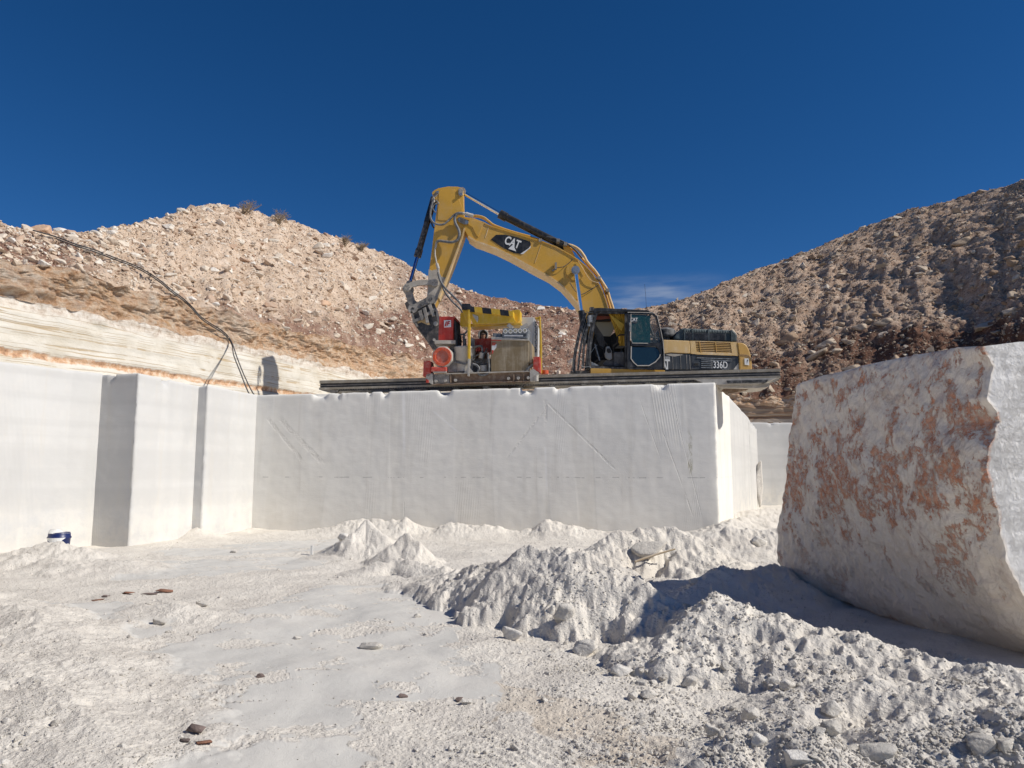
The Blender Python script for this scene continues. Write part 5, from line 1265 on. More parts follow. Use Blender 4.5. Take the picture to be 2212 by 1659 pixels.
# black ribbed engine box on the deck
eb = HP_([(220, 345), (222, 290), (300, 195), (345, 145), (380, 140), (620, 150), (1240, 172), (1290, 215), (1312, 250), (1312, 380), (400, 362)], .35, 1.7, 'exbox', 'engine_box', body, .05)
HP_([(410, 215), (1110, 238), (1100, 355), (412, 338)], .315, .05, 'blackd', 'side_screen', eb, .01)
mb = MB()
for k in range(34):
    x = 420+k*20.5; strip(mb, Z6, [(x, 222), (x, 345)], .008, .305, .03)
mb.build('screen_slats', 'panel', eb)
mb = MB()
for k in range(28):
    x = 420+k*28
    a, b = XP(Z6, x, 162+k*.9, .36), XP(Z6, x, 205+k*.9, .325); mb.tube([a+Vector((0, .5, .06)), a, b], .014, 6)
for x, y in ((400, 150), (535, 150), (815, 160), (1210, 175)): strip(mb, Z6, [(x, y), (x+8, y+90), (x+6, y+195)], .045, .31, .05)
mb.build('ribs', 'exbox', eb)
pr('intake_pipe', Z6, [(20, 300), (150, 300), (150, 345), (20, 345)], .5, .5, 'blackd', body, .02)
mb = MB(); c = XP(Z6, 88, 320, .75); r_ = .145*1.15
mb.tube([c+Vector((0, 0, z)) for z in (0, .03, .10, .16, .22, .29, .33, .345)], [.30, .335, .335, .30, .295, .24, .13, .02], 28); mb.build('precleaner', 'blackd', body)
# ---- cab
def S5(mb, pts, w, off, th): return strip(mb, Z5, pts, w, off, th)
cab = empty('cb', (0, 0, 0)); bpy.data.objects.remove(cab)
cabb = MB()   # frame: near side pillars, roof rails, sill
cab_off, cab_th = .0, .09
S5(cabb, [(440, 1245), (470, 900), (500, 640), (540, 400), (590, 215)], .075, .02, .09)
S5(cabb, [(590, 205), (900, 210), (1160, 215)], .055, .02, .09)
S5(cabb, [(1150, 200), (1150, 700), (1150, 1260)], .085, .02, .09)
S5(cabb, [(440, 1240), (800, 1248), (1160, 1262)], .06, .02, .09)
S5(cabb, [(1840, 1270), (1835, 900), (1790, 600), (1720, 300), (1640, 215), (1400, 200), (1160, 200)], .06, .02, .09)
S5(cabb, [(1160, 1262), (1500, 1268), (1850, 1275)], .05, .02, .09)
S5(cabb, [(1380, 640), (1600, 650), (1790, 700)], .04, .02, .06)
# far side copies, and cross members
for pts in ([(440, 1245), (500, 640), (590, 215)], [(590, 205), (1160, 215)], [(1150, 200), (1150, 1260)], [(1840, 1270), (1790, 600), (1640, 215), (1160, 200)]):
    q = [XP(Z5, *p, .02)+NY*.95 for p in pts]
    for a, b in zip(q[:-1], q[1:]): cabb.tube([a, b], .045, 6)
for p in ((440, 1245), (500, 640), (590, 215), (1640, 215), (1840, 1270)):
    q = XP(Z5, *p, .05); cabb.tube([q, q+NY*.95], .035, 6)
cab = cabb.build('cab', 'blackd', ex)
pr('roof', Z5, [(465, 130), (640, 118), (1180, 145), (1590, 165), (1600, 205), (1160, 203), (600, 200), (560, 240), (525, 240), (520, 185), (470, 180)], -.02, 1.1, 'black', cab, .03)
mb = MB(); mb.box(XP(Z5, 500, 150, .0), .12, .1, .12); mb.cyl(XP(Z5, 470, 130, 0), XP(Z5, 475, 185, 0), .03); mb.build('roof_lamp', 'blackd', cab)
# floor and lower nose
pr('cab_floor', Z5, [(440, 1235), (1860, 1262), (1860, 1300), (440, 1290)], .08, .95, 'blackd', cab, 0)
# far-side windows: one cream dusty pane seen through the opening
pr('far_window', Z5, [(560, 385), (930, 395), (905, 560), (840, 660), (715, 655), (640, 560), (575, 440)], 1.0, .02, 'cream', cab, 0)
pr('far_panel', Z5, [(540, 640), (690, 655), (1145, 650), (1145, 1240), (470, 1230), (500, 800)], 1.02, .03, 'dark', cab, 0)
pr('far_panel', Z5, [(540, 405), (575, 440), (720, 655), (750, 830), (700, 900), (640, 820), (560, 640), (530, 520)], .99, .03, 'seat', cab, 0)
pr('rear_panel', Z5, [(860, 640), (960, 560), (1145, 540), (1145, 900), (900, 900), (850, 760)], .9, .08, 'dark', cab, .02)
pr('visor', Z5, [(585, 300), (640, 222), (800, 222), (880, 318), (860, 322), (700, 340), (585, 345)], .6, .02, 'visor', cab, 0)
pr('visor_rail', Z5, [(560, 345), (860, 340), (880, 378), (560, 385)], .7, .04, 'dark', cab, 0)
# curtain
mb = MB(); nxc = 40; rows = 14
def curt(x0, x1, yt, yb, sw, off):
    vs_ = []
    for i in range(nxc+1):
        for j in range(rows+1):
            f, g = i/nxc, j/rows
            x = x0(g)+(x1(g)-x0(g))*f; y = yt+(yb-yt)*g
            p = XP(Z5, x, y, off+.035*math.sin(f*nxc*1.1)+.02*math.sin(f*9+g*4)); vs_.append(p)
    fs = [[i*(rows+1)+j, (i+1)*(rows+1)+j, (i+1)*(rows+1)+j+1, i*(rows+1)+j+1] for i in range(nxc) for j in range(rows)]
    mb.add(vs_, fs, True)
curt(lambda g: 815+210*g, lambda g: 1125, 218, 840, 0, .25)
mb.build('curtain', 'curtain', cab)
mb = MB(); a = poly(Z5, [(815, 222), (900, 290), (1000, 360), (1105, 430), (1108, 452), (1078, 500), (1065, 560), (1010, 500), (930, 390), (860, 290)], .18); mb.prism(a, NY*.02); mb.build('curtain_fold', 'curtain', cab)
# seat, console, joystick, steering loop
pr('seat', Z5, [(900, 950), (1120, 950), (1125, 1240), (1030, 1225), (1010, 1170), (905, 1160)], .2, .5, 'seat', cab, .04)
pr('seat_base', Z5, [(720, 1160), (760, 1110), (900, 1110), (1010, 1150), (1040, 1225), (720, 1220)], .2, .5, 'seat', cab, .03)
con = pr('console', Z5, [(770, 850), (830, 840), (880, 940), (890, 1080), (830, 1110), (760, 1060), (745, 980), (765, 930)], .15, .15, 'console', cab, .03)
pr('display', Z5, [(785, 890), (835, 885), (865, 935), (860, 970), (800, 975), (780, 930)], .13, .03, 'dark', con, .01)
mb = MB(); mb.tube(poly(Z5, [(800, 840), (765, 790), (725, 755)], .2), [.012, .02, .034], 8); mb.build('joystick', 'dark', con)
mb = MB(); mb.tube(smooth_path(poly(Z5, [(540, 640), (580, 640), (575, 760), (540, 790)], .3), 5), .018, 6)
mb.tube(smooth_path(poly(Z5, [(985, 800), (985, 690), (1010, 640), (1145, 630)], .15), 5), .022, 8)
mb.tube(poly(Z5, [(905, 880), (900, 1240)], .1), .012, 6); mb.build('grab_rail', 'dark', cab)
mb = MB(); q = XP(Z5, 650, 960, .45)
mb.tube([q+Vector((.14*math.cos(a), .05*math.sin(a), .19*math.sin(a))) for a in [k*math.pi/12 for k in range(25)]], .022, 8, False); mb.build('steering_wheel', 'dark', cab)
mb = MB(); S5(mb, [(560, 800), (600, 950), (650, 1120)], .04, .3, .03); S5(mb, [(490, 960), (550, 870), (600, 820)], .015, .2, .02); mb.build('wiper', 'gauge', cab)
mb = MB(); mb.prism(poly(Z5, [(485, 1135), (640, 1210), (620, 1222), (490, 1215)], .12), NY*.2); mb.build('pedal_plate', 'gauge', cab, None, .01)
# front guard in front of the windscreen
mb = MB()
S5(mb, [(165, 1340), (165, 1120), (205, 880), (260, 620), (320, 400), (385, 215)], .09, .02, .12)
S5(mb, [(240, 1290), (270, 1000), (320, 700), (400, 440), (470, 330)], .06, .05, .10)
S5(mb, [(330, 1260), (350, 900), (380, 640), (430, 440), (540, 250)], .07, .02, .12)
S5(mb, [(400, 1250), (420, 950), (445, 700), (500, 400), (560, 240)], .05, .03, .10)
for p in ((170, 1200), (230, 800), (330, 400)):
    q = XP(Z5, *p, .05); mb.tube([q, q+NY*.95], .03, 6)
mb.build('front_guard', 'blackd', cab)
mb = MB()
for k in range(13):
    y0 = 260+k*80; x0 = 372-k*15
    mb.tube(poly(Z5, [(x0, y0), (x0+30, y0+130)], .0), .006, 4)
mb.tube(smooth_path(poly(Z5, [(385, 195), (440, 210), (520, 210)], .03), 4), .012, 5)
mb.tube(smooth_path(poly(Z5, [(300, 1205), (340, 1240), (460, 1235), (480, 1260)], -.02), 4), .012, 5); mb.build('guard_strap', 'gauge', cab)
mb = MB(); mb.box(XP(Z5, 470, 330, -.02), .12, .08, .22); mb.box(XP(Z5, 440, 380, .0), .08, .08, .3); mb.build('mirror_bracket', 'gauge', cab)
# open door leaf folded back along the side
door = MB()
def D5(mb, pts, w, off=-.14, th=.06): return strip(mb, Z5, pts, w, off, th)
D5(door, [(1195, 215), (1195, 700), (1195, 1265)], .085)
D5(door, [(1195, 222), (1500, 225), (1640, 232), (1720, 290), (1780, 500), (1820, 700), (1850, 1000), (1855, 1270)], .055)
D5(door, [(1195, 1262), (1855, 1270)], .055)
D5(door, [(1240, 805), (1500, 815), (1800, 805)], .09)
door.prism(poly(Z5, [(1570, 1215), (1720, 1130), (1790, 1060), (1840, 1000), (1850, 1250), (1600, 1255)], -.14), NY*.06)
door.prism(poly(Z5, [(1210, 1100), (1330, 1220), (1330, 1255), (1210, 1255)], -.14), NY*.06)
door.prism(poly(Z5, [(1700, 820), (1840, 820), (1850, 1000), (1790, 1010), (1760, 920)], -.14), NY*.06)
dr = door.build('door', 'black', cab)
mb = MB(); D5(mb, [(1240, 240), (1235, 700), (1265, 785), (1560, 790)], .02, -.155, .02); D5(mb, [(1245, 850), (1240, 1080), (1290, 1150), (1360, 1212), (1580, 1210), (1700, 1140), (1780, 1050), (1790, 1000)], .028, -.155, .02); D5(mb, [(1175, 205), (1500, 208), (1650, 216), (1725, 240), (1800, 540), (1845, 760), (1865, 1000), (1865, 1260)], .018, -.155, .02)
mb.build('door_seal', 'pale', dr)
pr('window', Z5, [(1240, 250), (1600, 262), (1602, 790), (1560, 788), (1265, 782), (1240, 700)], -.12, .012, 'glass', dr, 0)
pr('window', Z5, [(1602, 262), (1660, 270), (1710, 330), (1760, 520), (1790, 790), (1602, 790)], -.12, .012, 'clear', dr, 0)
pr('window', Z5, [(1245, 860), (1700, 865), (1770, 950), (1780, 1040), (1700, 1140), (1580, 1205), (1360, 1205), (1240, 1080)], -.12, .012, 'glass2', dr, 0)
wl = pr('window_sticker', Z5, [(1240, 305), (1350, 312), (1352, 408), (1242, 405)], -.135, .006, 'panel', dr, 0)
text('sticker_lettering', 'CAT', XP(Z5, 1292, 348, -.136), (1, 0, 0), (0, 0, 1), .155, 'white', wl, .8, .01, .003)
pr('inner_screen', Z5, [(1415, 262), (1470, 262), (1560, 785), (1500, 785)], -.05, .01, 'gauge', dr, 0)
mb = MB(); D5(mb, [(1210, 400), (1225, 470), (1215, 560)], .035, -.2, .04); mb.build('door_handle', 'gauge', dr)
# lower frame with yellow sill, turntable, tracks
pr('frame_sill', Z5, [(475, 1262), (1100, 1275), (1880, 1300), (1880, 1380), (475, 1360)], .0, .25, 'yellow', ex, .01)
mb = MB(); z0 = XP(Z5, 475, 1330, 0).z
mb.box((4.6, 23.7, z0-.02), 5.6, 2.6, .18); mb.build('upper_frame', 'mudmetal', ex)
mb = MB(); mb.cyl((4.0, 23.7, 4.3), (4.0, 23.7, z0-.1), .75, 32); mb.build('turntable', 'mudmetal', ex)
for yy_ in (22.35, 24.85):
    mb = MB(); pts = []
    for k in range(24):
        a = math.pi*k/11.5; pts.append(Vector(((6.0 if math.cos(a) > 0 else 1.9)+.34*math.cos(a), yy_-.28, 4.10+.34*math.sin(a))))
    mb.prism(pts, Vector((0, .56, 0))); tr = mb.build('track', 'mudmetal', ex)
    mb = MB()
    for k in range(26): mb.box((1.9+k*.164, yy_, 4.455), .13, .62, .03); mb.box((1.9+k*.164, yy_, 3.765), .13, .62, .03)
    mb.build('track_shoes', 'rust', tr)
mb = MB(); q = XP(Z2, 797, 268, 1.2); mb.tube([q, q+Vector((-.02, 0, .5)), XP(Z2, 780, 38, 1.2)], .0045, 5); mb.build('antenna', 'dark', cab)
# ================================================================== RAIL OF THE SAW
def rail_v(u): return 822+(u-690)*(796-822)/996.0
def RP(u, dv, off): return WF.pt((u, rail_v(u)+dv), off)
NW = WF.n
rl = empty('saw_rail', tuple(RP(1190, 24, .5)), 'long steel guide rail lying along the bench edge and jutting out on the right', 'rail')
def rail_beam(off, parent):
    # slices in the beam section, swept along the bench
    n = 14; us_ = np.linspace(690, 1686, n)
    def seg(name, dv0, dv1, o0, th, mat):
        mb = MB(); rows = []
        for u in us_:
            a = RP(u, dv0, .25); b = RP(u, dv1, .25); sh = NW*(off-.25+o0)
            rows.append([a+sh, b+sh, b+sh+NW*th, a+sh+NW*th])
        vs_ = [p for r_ in rows for p in r_]; fs = [[i*4+k, i*4+(k+1) % 4, (i+1)*4+(k+1) % 4, (i+1)*4+k] for i in range(n-1) for k in range(4)]+[[0, 1, 2, 3], [4*n-1, 4*n-2, 4*n-3, 4*n-4]]
        mb.add(vs_, fs); return mb.build(name, mat, parent)
    seg('top_flange', 0, 6.2, 0, .22, 'railt'); seg('web', 6.2, 15.5, .055, .10, 'raild'); seg('bottom_flange', 15.5, 20.0, -.03, .28, 'railt')
    seg('guide_strip', 9.8, 11.6, .035, .02, 'mudmetal')
rail_beam(.25, rl); rail_beam(1.20, rl)
mb = MB()
for u in np.linspace(700, 1680, 15):
    mb = MB(); mb.box(RP(u, 18, .45)+NW*.40, .12, .80, .10, Matrix.Rotation(math.atan2(WF.d.y, WF.d.x), 3, 'Z')); mb.build('cross_member', 'raild', rl)
mb = MB()
for u in np.arange(735, 1530, 3.6):
    if 1015 < u < 1080: continue
    p = RP(u, 21.5, .26); mb.box(p, .022, .05, .05)
mb.build('rack', 'raild', rl)
mb = MB()
for u in (724, 1050, 1310, 1322, 1520):
    p = RP(u, 24, .33); mb.box(p, .18, .14, .05); mb.cyl(p+Vector((0, 0, -.12)), p+Vector((0, 0, .05)), .04, 12)
mb.build('levelling_foot', 'mudmetal', rl)
# assembly hanging under the free end
mb = MB(); mb.prism([WF.pt(p, .1) for p in ((1500, 819.5), (1680, 816), (1662, 822), (1640, 829), (1530, 831))], NW*1.3); mb.build('end_tray', 'pale', rl)
mb = MB(); mb.prism([WF.pt(p, .2) for p in ((1545, 831), (1663, 828), (1661, 835), (1640, 838), (1560, 837))], NW*1.1); mb.build('end_tray', 'dustlink', rl)
mb = MB(); mb.prism([WF.pt(p, .5) for p in ((1560, 837), (1628, 838), (1583, 849), (1574, 850))], NW*.4); mb.build('end_gusset', 'rust', rl)
mb = MB(); mb.prism([WF.pt(p, .06) for p in ((1570, 822), (1660, 820), (1655, 826), (1572, 828))], NW*.04); mb.build('end_cover', 'blackd', rl)
# ================================================================== RAIL SAW
sw_ = empty('stone_saw', tuple(WF.pt((1050, 826), .7)), 'red and yellow quarry chain saw machine riding on the long rail', 'quarry saw')
def sp(name, pts, off, th, mat, parent=sw_, bevel=.008): return pr(name, Z3, pts, off, th, mat, parent, bevel, WF)
def SPt(x, y, off): return WF.pt(Z3(x, y), off)
base = sp('base_beam', [(590, 1022), (1655, 990), (1658, 1118), (1600, 1125), (592, 1158)], .10, 1.3, 'rust')
sp('flange', [(585, 1018), (1660, 985), (1660, 1000), (585, 1034)], .02, .12, 'dustlink', base)
sp('flange', [(410, 1155), (592, 1148), (1660, 1112), (1660, 1126), (592, 1166), (410, 1172)], .02, .12, 'rust', base)
sp('end_plate', [(415, 1030), (630, 1022), (632, 1150), (418, 1158)], .06, .06, 'mudmetal', base)
for x in (636, 1442, 1570): sp('rib', [(x, 1030), (x+16, 1030), (x+16, 1150), (x, 1150)], .03, .1, 'rust', base)
for x, y in ((455, 1118), (578, 1114), (706, 1108), (1383, 1085), (1508, 1080), (1636, 1076)):
    p = SPt(x, y, .0); mb = MB(); mb.cyl(p, p+NW*.08, .042, 6); mb.build('bolt', 'pale', base)
sp('bracket', [(330, 1035), (372, 1020), (415, 1022), (420, 1158), (395, 1158), (332, 1098)], .0, .3, 'pale')
sp('bracket', [(1655, 985), (1700, 960), (1770, 1010), (1760, 1040), (1700, 1120), (1658, 1120)], .0, .3, 'pale')
mb = MB(); mb.cyl(SPt(1738, 1050, .0), SPt(1738, 1122, .0), .06, 16); mb.build('roller', 'pale', sw_)
sp('guard_plate', [(300, 870), (378, 855), (392, 870), (392, 1045), (372, 1055), (292, 1060)], .0, .35, 'red')
sp('guard_plate', [(330, 1085), (368, 1110), (368, 1140), (330, 1142)], -.01, .05, 'red')
sp('guard_plate', [(1702, 810), (1782, 808), (1790, 1010), (1770, 1005), (1700, 965)], .0, .3, 'red')
# big motor
mot = empty('m', (0, 0, 0)); bpy.data.objects.remove(mot)
cm = SPt(538, 808, -.02); R_ = (SPt(672, 808, -.02)-cm).length
def disc(mb, c, r0, r1, o0, o1, seg=32, n=WF.n, dd=WF.d):
    up = Vector((0, 0, 1)); vs_ = []
    for r_, o_ in ((r0, o0), (r1, o0), (r1, o1), (r0, o1)):
        for k in range(seg):
            a = 2*math.pi*(k+.5)/seg; vs_.append(c+dd*math.cos(a)*r_+up*math.sin(a)*r_+n*o_)
    fs = [[q*seg+k, q*seg+(k+1) % seg, ((q+1) % 4)*seg+(k+1) % seg, ((q+1) % 4)*seg+k] for q in range(4) for k in range(seg)]
    mb.add(vs_, fs)
mb = MB(); q = []
for k in range(8):
    a = math.pi/8+k*math.pi/4; q.append(cm+WF.d*math.cos(a)*R_*1.06+Vector((0, 0, 1))*math.sin(a)*R_*1.06+NW*.0)
mb.prism(q, NW*.55); motor = mb.build('motor', 'pale', sw_, None, .04)
mb = MB(); disc(mb, cm, R_*.60, R_*.90, -.03, .06); mb.build('motor_rim', 'ored', motor, None, .012)
mb = MB(); mb.cyl(cm+NW*.03, cm+NW*.06, R_*.62, 32); mb.build('motor_recess', 'mudmetal', motor)
mb = MB(); rr3 = R_*.61
for k in range(-9, 10):
    x_ = k*rr3/10; h_ = math.sqrt(rr3**2-x_**2)
    mb.tube([cm+WF.d*x_+Vector((0, 0, -h_)), cm+WF.d*x_+Vector((0, 0, h_))], .0055, 4); mb.tube([cm+WF.d*-h_+Vector((0, 0, x_)), cm+WF.d*h_+Vector((0, 0, x_))], .0055, 4)
mb.build('motor_grille', 'ored', motor)
mb = MB(); mb.box(SPt(505, 980, .15), .42, .4, .13); mb.build('motor_foot', 'red', sw_, None, .03)
mb = MB(); mb.box(SPt(510, 1002, .0), .36, .06, .06); mb.build('terminal_strip', 'pale', sw_, None, .02)
# red cabinet above the motor
rc = sp('cabinet', [(500, 296), (684, 294), (672, 622), (490, 612)], .10, .10, 'redface')
mb = MB(); a0, a1, b0_, b1 = SPt(684, 294, .10), SPt(672, 622, .10), SPt(772, 390, .95), SPt(770, 700, .95)
def quadslab(mb, q, nrm, t): mb.prism(q, Vector(nrm)*t)
quadslab(mb, [a0, a0.lerp(b0_, .96), b0_.lerp(b1, .0), a0.lerp(b0_, 1.)+Vector((0, 0, -.06)), a0+Vector((0, 0, -.06))], WF.d, .03)
mb.prism([SPt(500, 296, .12), SPt(684, 294, .12), SPt(684, 294, .12)+NW*.85, SPt(500, 296, .12)+NW*.85], Vector((0, 0, -.03)))
mb.prism([SPt(500, 296, .12), SPt(490, 612, .12), SPt(490, 612, .12)+NW*.85, SPt(500, 296, .12)+NW*.85], WF.d*.03)
mb.prism([SPt(684, 294, .12)+NW*.8, SPt(672, 640, .12)+NW*.8, SPt(672, 640, .12)+NW*.87, SPt(684, 294, .12)+NW*.87], WF.d*-.34)
mb.build('cabinet_shell', 'red', rc)
mb = MB()
for k in range(16):
    t0 = .08+.8*k/16; a = SPt(690, 330, .12)+NW*(.85*t0); b = a+Vector((random.gauss(.02, .02), 0, -.9-random.random()*.2)); mb.tube([a, a.lerp(b, .5)+WF.d*random.gauss(.03, .03), b], .022, 6)
mb.build('hose_bundle', 'bhose', rc)
mb = MB(); mb.prism([SPt(560, 344, .088), SPt(650, 342, .088), SPt(653, 430, .088), SPt(563, 436, .088)], NW*.01); lg = mb.build('emblem', 'white', rc)
mb = MB(); mb.prism([SPt(*p, .08) for p in ((583, 362), (600, 356), (588, 420), (568, 422))], NW*.008)
mb.prism([SPt(*p, .08) for p in ((606, 356), (640, 355), (640, 368), (618, 369), (617, 380), (636, 380), (635, 391), (615, 392), (610, 412), (597, 413))], NW*.008); mb.build('emblem_mark', 'redface', lg)
mb = MB(); mb.box(SPt(585, 640, .3), .55, .5, .09); mb.build('mount', 'dustlink', sw_)
# hydraulic tank and pipes
mb = MB(); p0_, p1_ = SPt(825, 1010, .35), SPt(825, 705, .35); rT = .29
mb.tube([p0_, p0_.lerp(p1_, .45), p0_.lerp(p1_, .47), p0_.lerp(p1_, .96), p1_, p1_+Vector((0, 0, .03))], [rT*.85, rT*.85, rT, rT, rT*1.08, rT*1.02], 32); mb.build('tank', 'pale', sw_)
mb = MB()
for x, y, r in ((680, 720, .10), (700, 800, .05), (905, 740, .09), (915, 620, .09), (825, 620, .05)): mb.cyl(SPt(x, y+60, .4), SPt(x, y-40, .4), r, 14)
for k in range(9): mb.cyl(SPt(706, 760+k*13, .2), SPt(706, 766+k*13, .2), .07, 14)
mb.box(SPt(690, 950, .4), .3, .5, .3); mb.box(SPt(1060, 960, .7), .9, .3, .5); mb.build('pump_unit', 'mudmetal', sw_, None, .01)
for pts, r, o_ in (([(820, 700), (825, 620), (815, 560), (830, 530)], .03, .3), ([(895, 680), (940, 690), (1000, 672), (1040, 680), (1050, 730), (1040, 760)], .03, .2), ([(770, 525), (820, 520), (860, 480)], .025, .4), ([(930, 900), (980, 920), (1010, 960), (990, 1010), (1040, 1048), (1110, 1030), (1135, 980), (1130, 850), (1120, 760)], .028, .05), ([(700, 880), (770, 890), (830, 900), (880, 870)], .025, .1), ([(930, 830), (980, 790), (1060, 760), (1110, 745)], .016, .2), ([(920, 860), (1000, 880), (1050, 850), (1110, 700)], .016, .25), ([(1030, 900), (1080, 910), (1110, 860), (1115, 780)], .014, .2), ([(430, 1020), (450, 1085), (480, 1030)], .008, .0), ([(1610, 975), (1650, 940), (1690, 905)], .02, .02), ([(1625, 985), (1660, 950), (1690, 920)], .02, .04)):
    hose(Z3, pts, r, o_, 'hose', sw_, 'hose', None, WF)
mb = MB(); mb.cyl(SPt(1065, 1000, .2), SPt(1065, 925, .2), .11, 18); mb.cyl(SPt(1045, 760, .2), SPt(1030, 830, .2), .06, 14); mb.build('filter_bowl', 'pale', sw_)
sp('rear_cabinet', [(930, 585), (1160, 570), (1158, 750), (1120, 752), (930, 700)], .8, .5, 'red')
sp('rear_cabinet', [(930, 700), (1120, 745), (1125, 1000), (930, 1000)], .95, .3, 'rust')
mb = MB()
for k in range(6): mb.box(SPt(950+k*32, 722, .55), .05, .3, .12)
mb.build('valve_block', 'red', sw_, None, .01)
mb = MB(); mb.tube(smooth_path([SPt(905, 640, .7), SPt(905, 590, .7), SPt(925, 600, .7), SPt(930, 660, .7)], 5), .04, 10); mb.build('exhaust', 'blackd', sw_)
# big dusty box with gauges
bxm = sp('water_box', [(1165, 585), (1640, 600), (1645, 700), (1640, 985), (1162, 995), (1158, 780)], .05, .9, 'tan')
sp('box_lid', [(1165, 555), (1290, 556), (1640, 590), (1655, 604), (1165, 588)], .02, .95, 'pale', bxm)
sp('red_stripe', [(1166, 586), (1290, 590), (1290, 604), (1166, 604)], .035, .03, 'redface', bxm, 0)
sp('red_stripe', [(1172, 628), (1228, 628), (1222, 642), (1172, 642)], .042, .02, 'redface', bxm, 0)
sp('red_stripe', [(1172, 650), (1218, 650), (1212, 664), (1172, 664)], .042, .02, 'redface', bxm, 0)
sp('red_stripe', [(1172, 725), (1196, 725), (1184, 770), (1172, 770)], .042, .02, 'redface', bxm, 0)
sp('clean_patch', [(1172, 665), (1235, 650), (1228, 690), (1195, 735), (1172, 720)], .045, .01, 'white', bxm, 0)
pr('box_side', Z3, [(1640, 600), (1682, 640), (1690, 880), (1645, 890)], .08, .8, 'tan', bxm, .004, WF)
gp = sp('gauge_panel', [(1318, 444), (1635, 446), (1640, 472), (1626, 575), (1296, 572), (1300, 520)], .02, .5, 'gauge', sw_)
mb = MB()
for x, y in ((1346, 486), (1410, 484), (1472, 480), (1533, 478), (1594, 474)):
    c = SPt(x, y, .0); disc(mb, c, .040, .056, -.02, .02, 20)
mb.build('gauge_ring', 'white', gp)
mb = MB()
for x, y in ((1346, 486), (1410, 484), (1472, 480), (1533, 478), (1594, 474)): c = SPt(x, y, .0); mb.cyl(c, c+NW*.02, .038, 18)
mb.build('gauge_glass', 'cream', gp)
sp('switch_row', [(1330, 530), (1570, 534), (1568, 548), (1330, 546)], .008, .01, 'white', gp, 0)
sp('socket', [(1575, 518), (1610, 518), (1608, 545), (1573, 545)], .005, .02, 'panel', gp, 0)
sp('side_box', [(1185, 508), (1290, 508), (1290, 556), (1185, 556)], .1, .5, 'gauge', sw_)
mb = MB(); strip(mb, Z3, [(1375, 395), (1430, 440)], .10, .1, .12, WF); strip(mb, Z3, [(1630, 395), (1540, 446)], .10, .1, .12, WF); mb.build('lamp_arm', 'pale', sw_)
# white electric cabinet
ec = sp('electric_cabinet', [(1546, 306), (1712, 308), (1690, 650), (1690, 810), (1646, 810), (1640, 560), (1546, 540)], .75, .5, 'cabinet', sw_, .01)
pr('cabinet_side', Z3, [(1708, 310), (1760, 420), (1752, 800), (1692, 806)], .76, .5, 'cabinet', ec, .006, WF)
mb = MB()
for k in range(16):
    x, y = 1732+6*math.sin(k*2.3), 370+k*25; mb.box(SPt(x, y, .745), .03, .02, .035)
mb.build('cabinet_slots', 'raild', ec)
# yellow posts and striped lifting beam
mb = MB(); mb.prism([SPt(*p, .0) for p in ((862, 200), (894, 200), (890, 860), (862, 860))], NW*.10); post = mb.build('post', 'sawyel', sw_, None, .006)
mb = MB(); mb.prism([SPt(*p, -.004) for p in ((864, 835), (892, 835), (886, 1056), (862, 1056))], NW*.09); mb.build('post_foot', 'pale', post)
mb = MB(); mb.prism([SPt(*p, .02) for p in ((815, 1015), (862, 950), (890, 950), (940, 1010))], NW*.04); mb.build('post_gusset', 'pale', post)
mb = MB(); mb.prism([SPt(*p, -.02) for p in ((788, 130), (893, 130), (893, 206), (788, 206))], NW*.5); mb.build('post_cap', 'black', post, None, .01)
bm_ = sp('lifting_beam', [(893, 232), (1440, 292), (1468, 340), (1440, 372), (1260, 380), (1000, 392), (930, 392), (893, 300)], .06, .5, 'sawyel', sw_)
n_st = 6; xs_ = [893, 945, 1045, 1160, 1272, 1384, 1440]
for k in range(n_st):
    f0, f1 = (xs_[k]-893)/547, (xs_[k+1]-893)/547
    t0, t1 = 164+60*f0, 164+60*f1; b0q, b1q = 232+62*f0, 232+62*f1
    sh = 10 if k else 0; sh2 = 10 if k < n_st-1 else 0
    sp('black_stripe' if k % 2 == 0 else 'yellow_stripe', [(xs_[k], t0), (xs_[k+1], t1), (xs_[k+1]+sh2, b1q), (xs_[k]+sh, b0q)], .0, .62, 'black' if k % 2 == 0 else 'sawyel', bm_, 0)
sp('beam_rib', [(925, 262), (995, 290), (1000, 340), (985, 372), (930, 290)], .035, .03, 'pale', bm_)
sp('trough', [(768, 262), (780, 244), (800, 246), (862, 240), (862, 424), (780, 424), (766, 400)], .3, .5, 'sawyel', sw_)
sp('trough', [(893, 388), (1545, 372), (1545, 400), (893, 426)], .3, .5, 'sawyel', sw_)
sp('trough_end', [(1420, 218), (1520, 206), (1534, 220), (1530, 330), (1500, 388), (1430, 392), (1470, 340), (1442, 292)], .35, .4, 'sawyel', sw_)
sp('funnel', [(790, 206), (862, 206), (862, 400), (830, 330)], .1, .3, 'sawyel', sw_)
mb = MB(); mb.prism([SPt(*p, .7) for p in ((1775, 292), (1790, 292), (1808, 640), (1808, 1020), (1794, 1020), (1780, 640))], NW*.12); mb.build('post', 'sawyel', sw_, None, .006)
sp('bracket_arm', [(1720, 305), (1780, 300), (1795, 330), (1740, 335)], .8, .2, 'sawyel', sw_)
# small red can behind
tag(MB().cyl(WF.pt(Z3(1848, 1030), .9), WF.pt(Z3(1848, 984), .9), .10, 16).build('can', 'orangecan'), 'small red can standing on the bench just right of the rail saw', 'can')
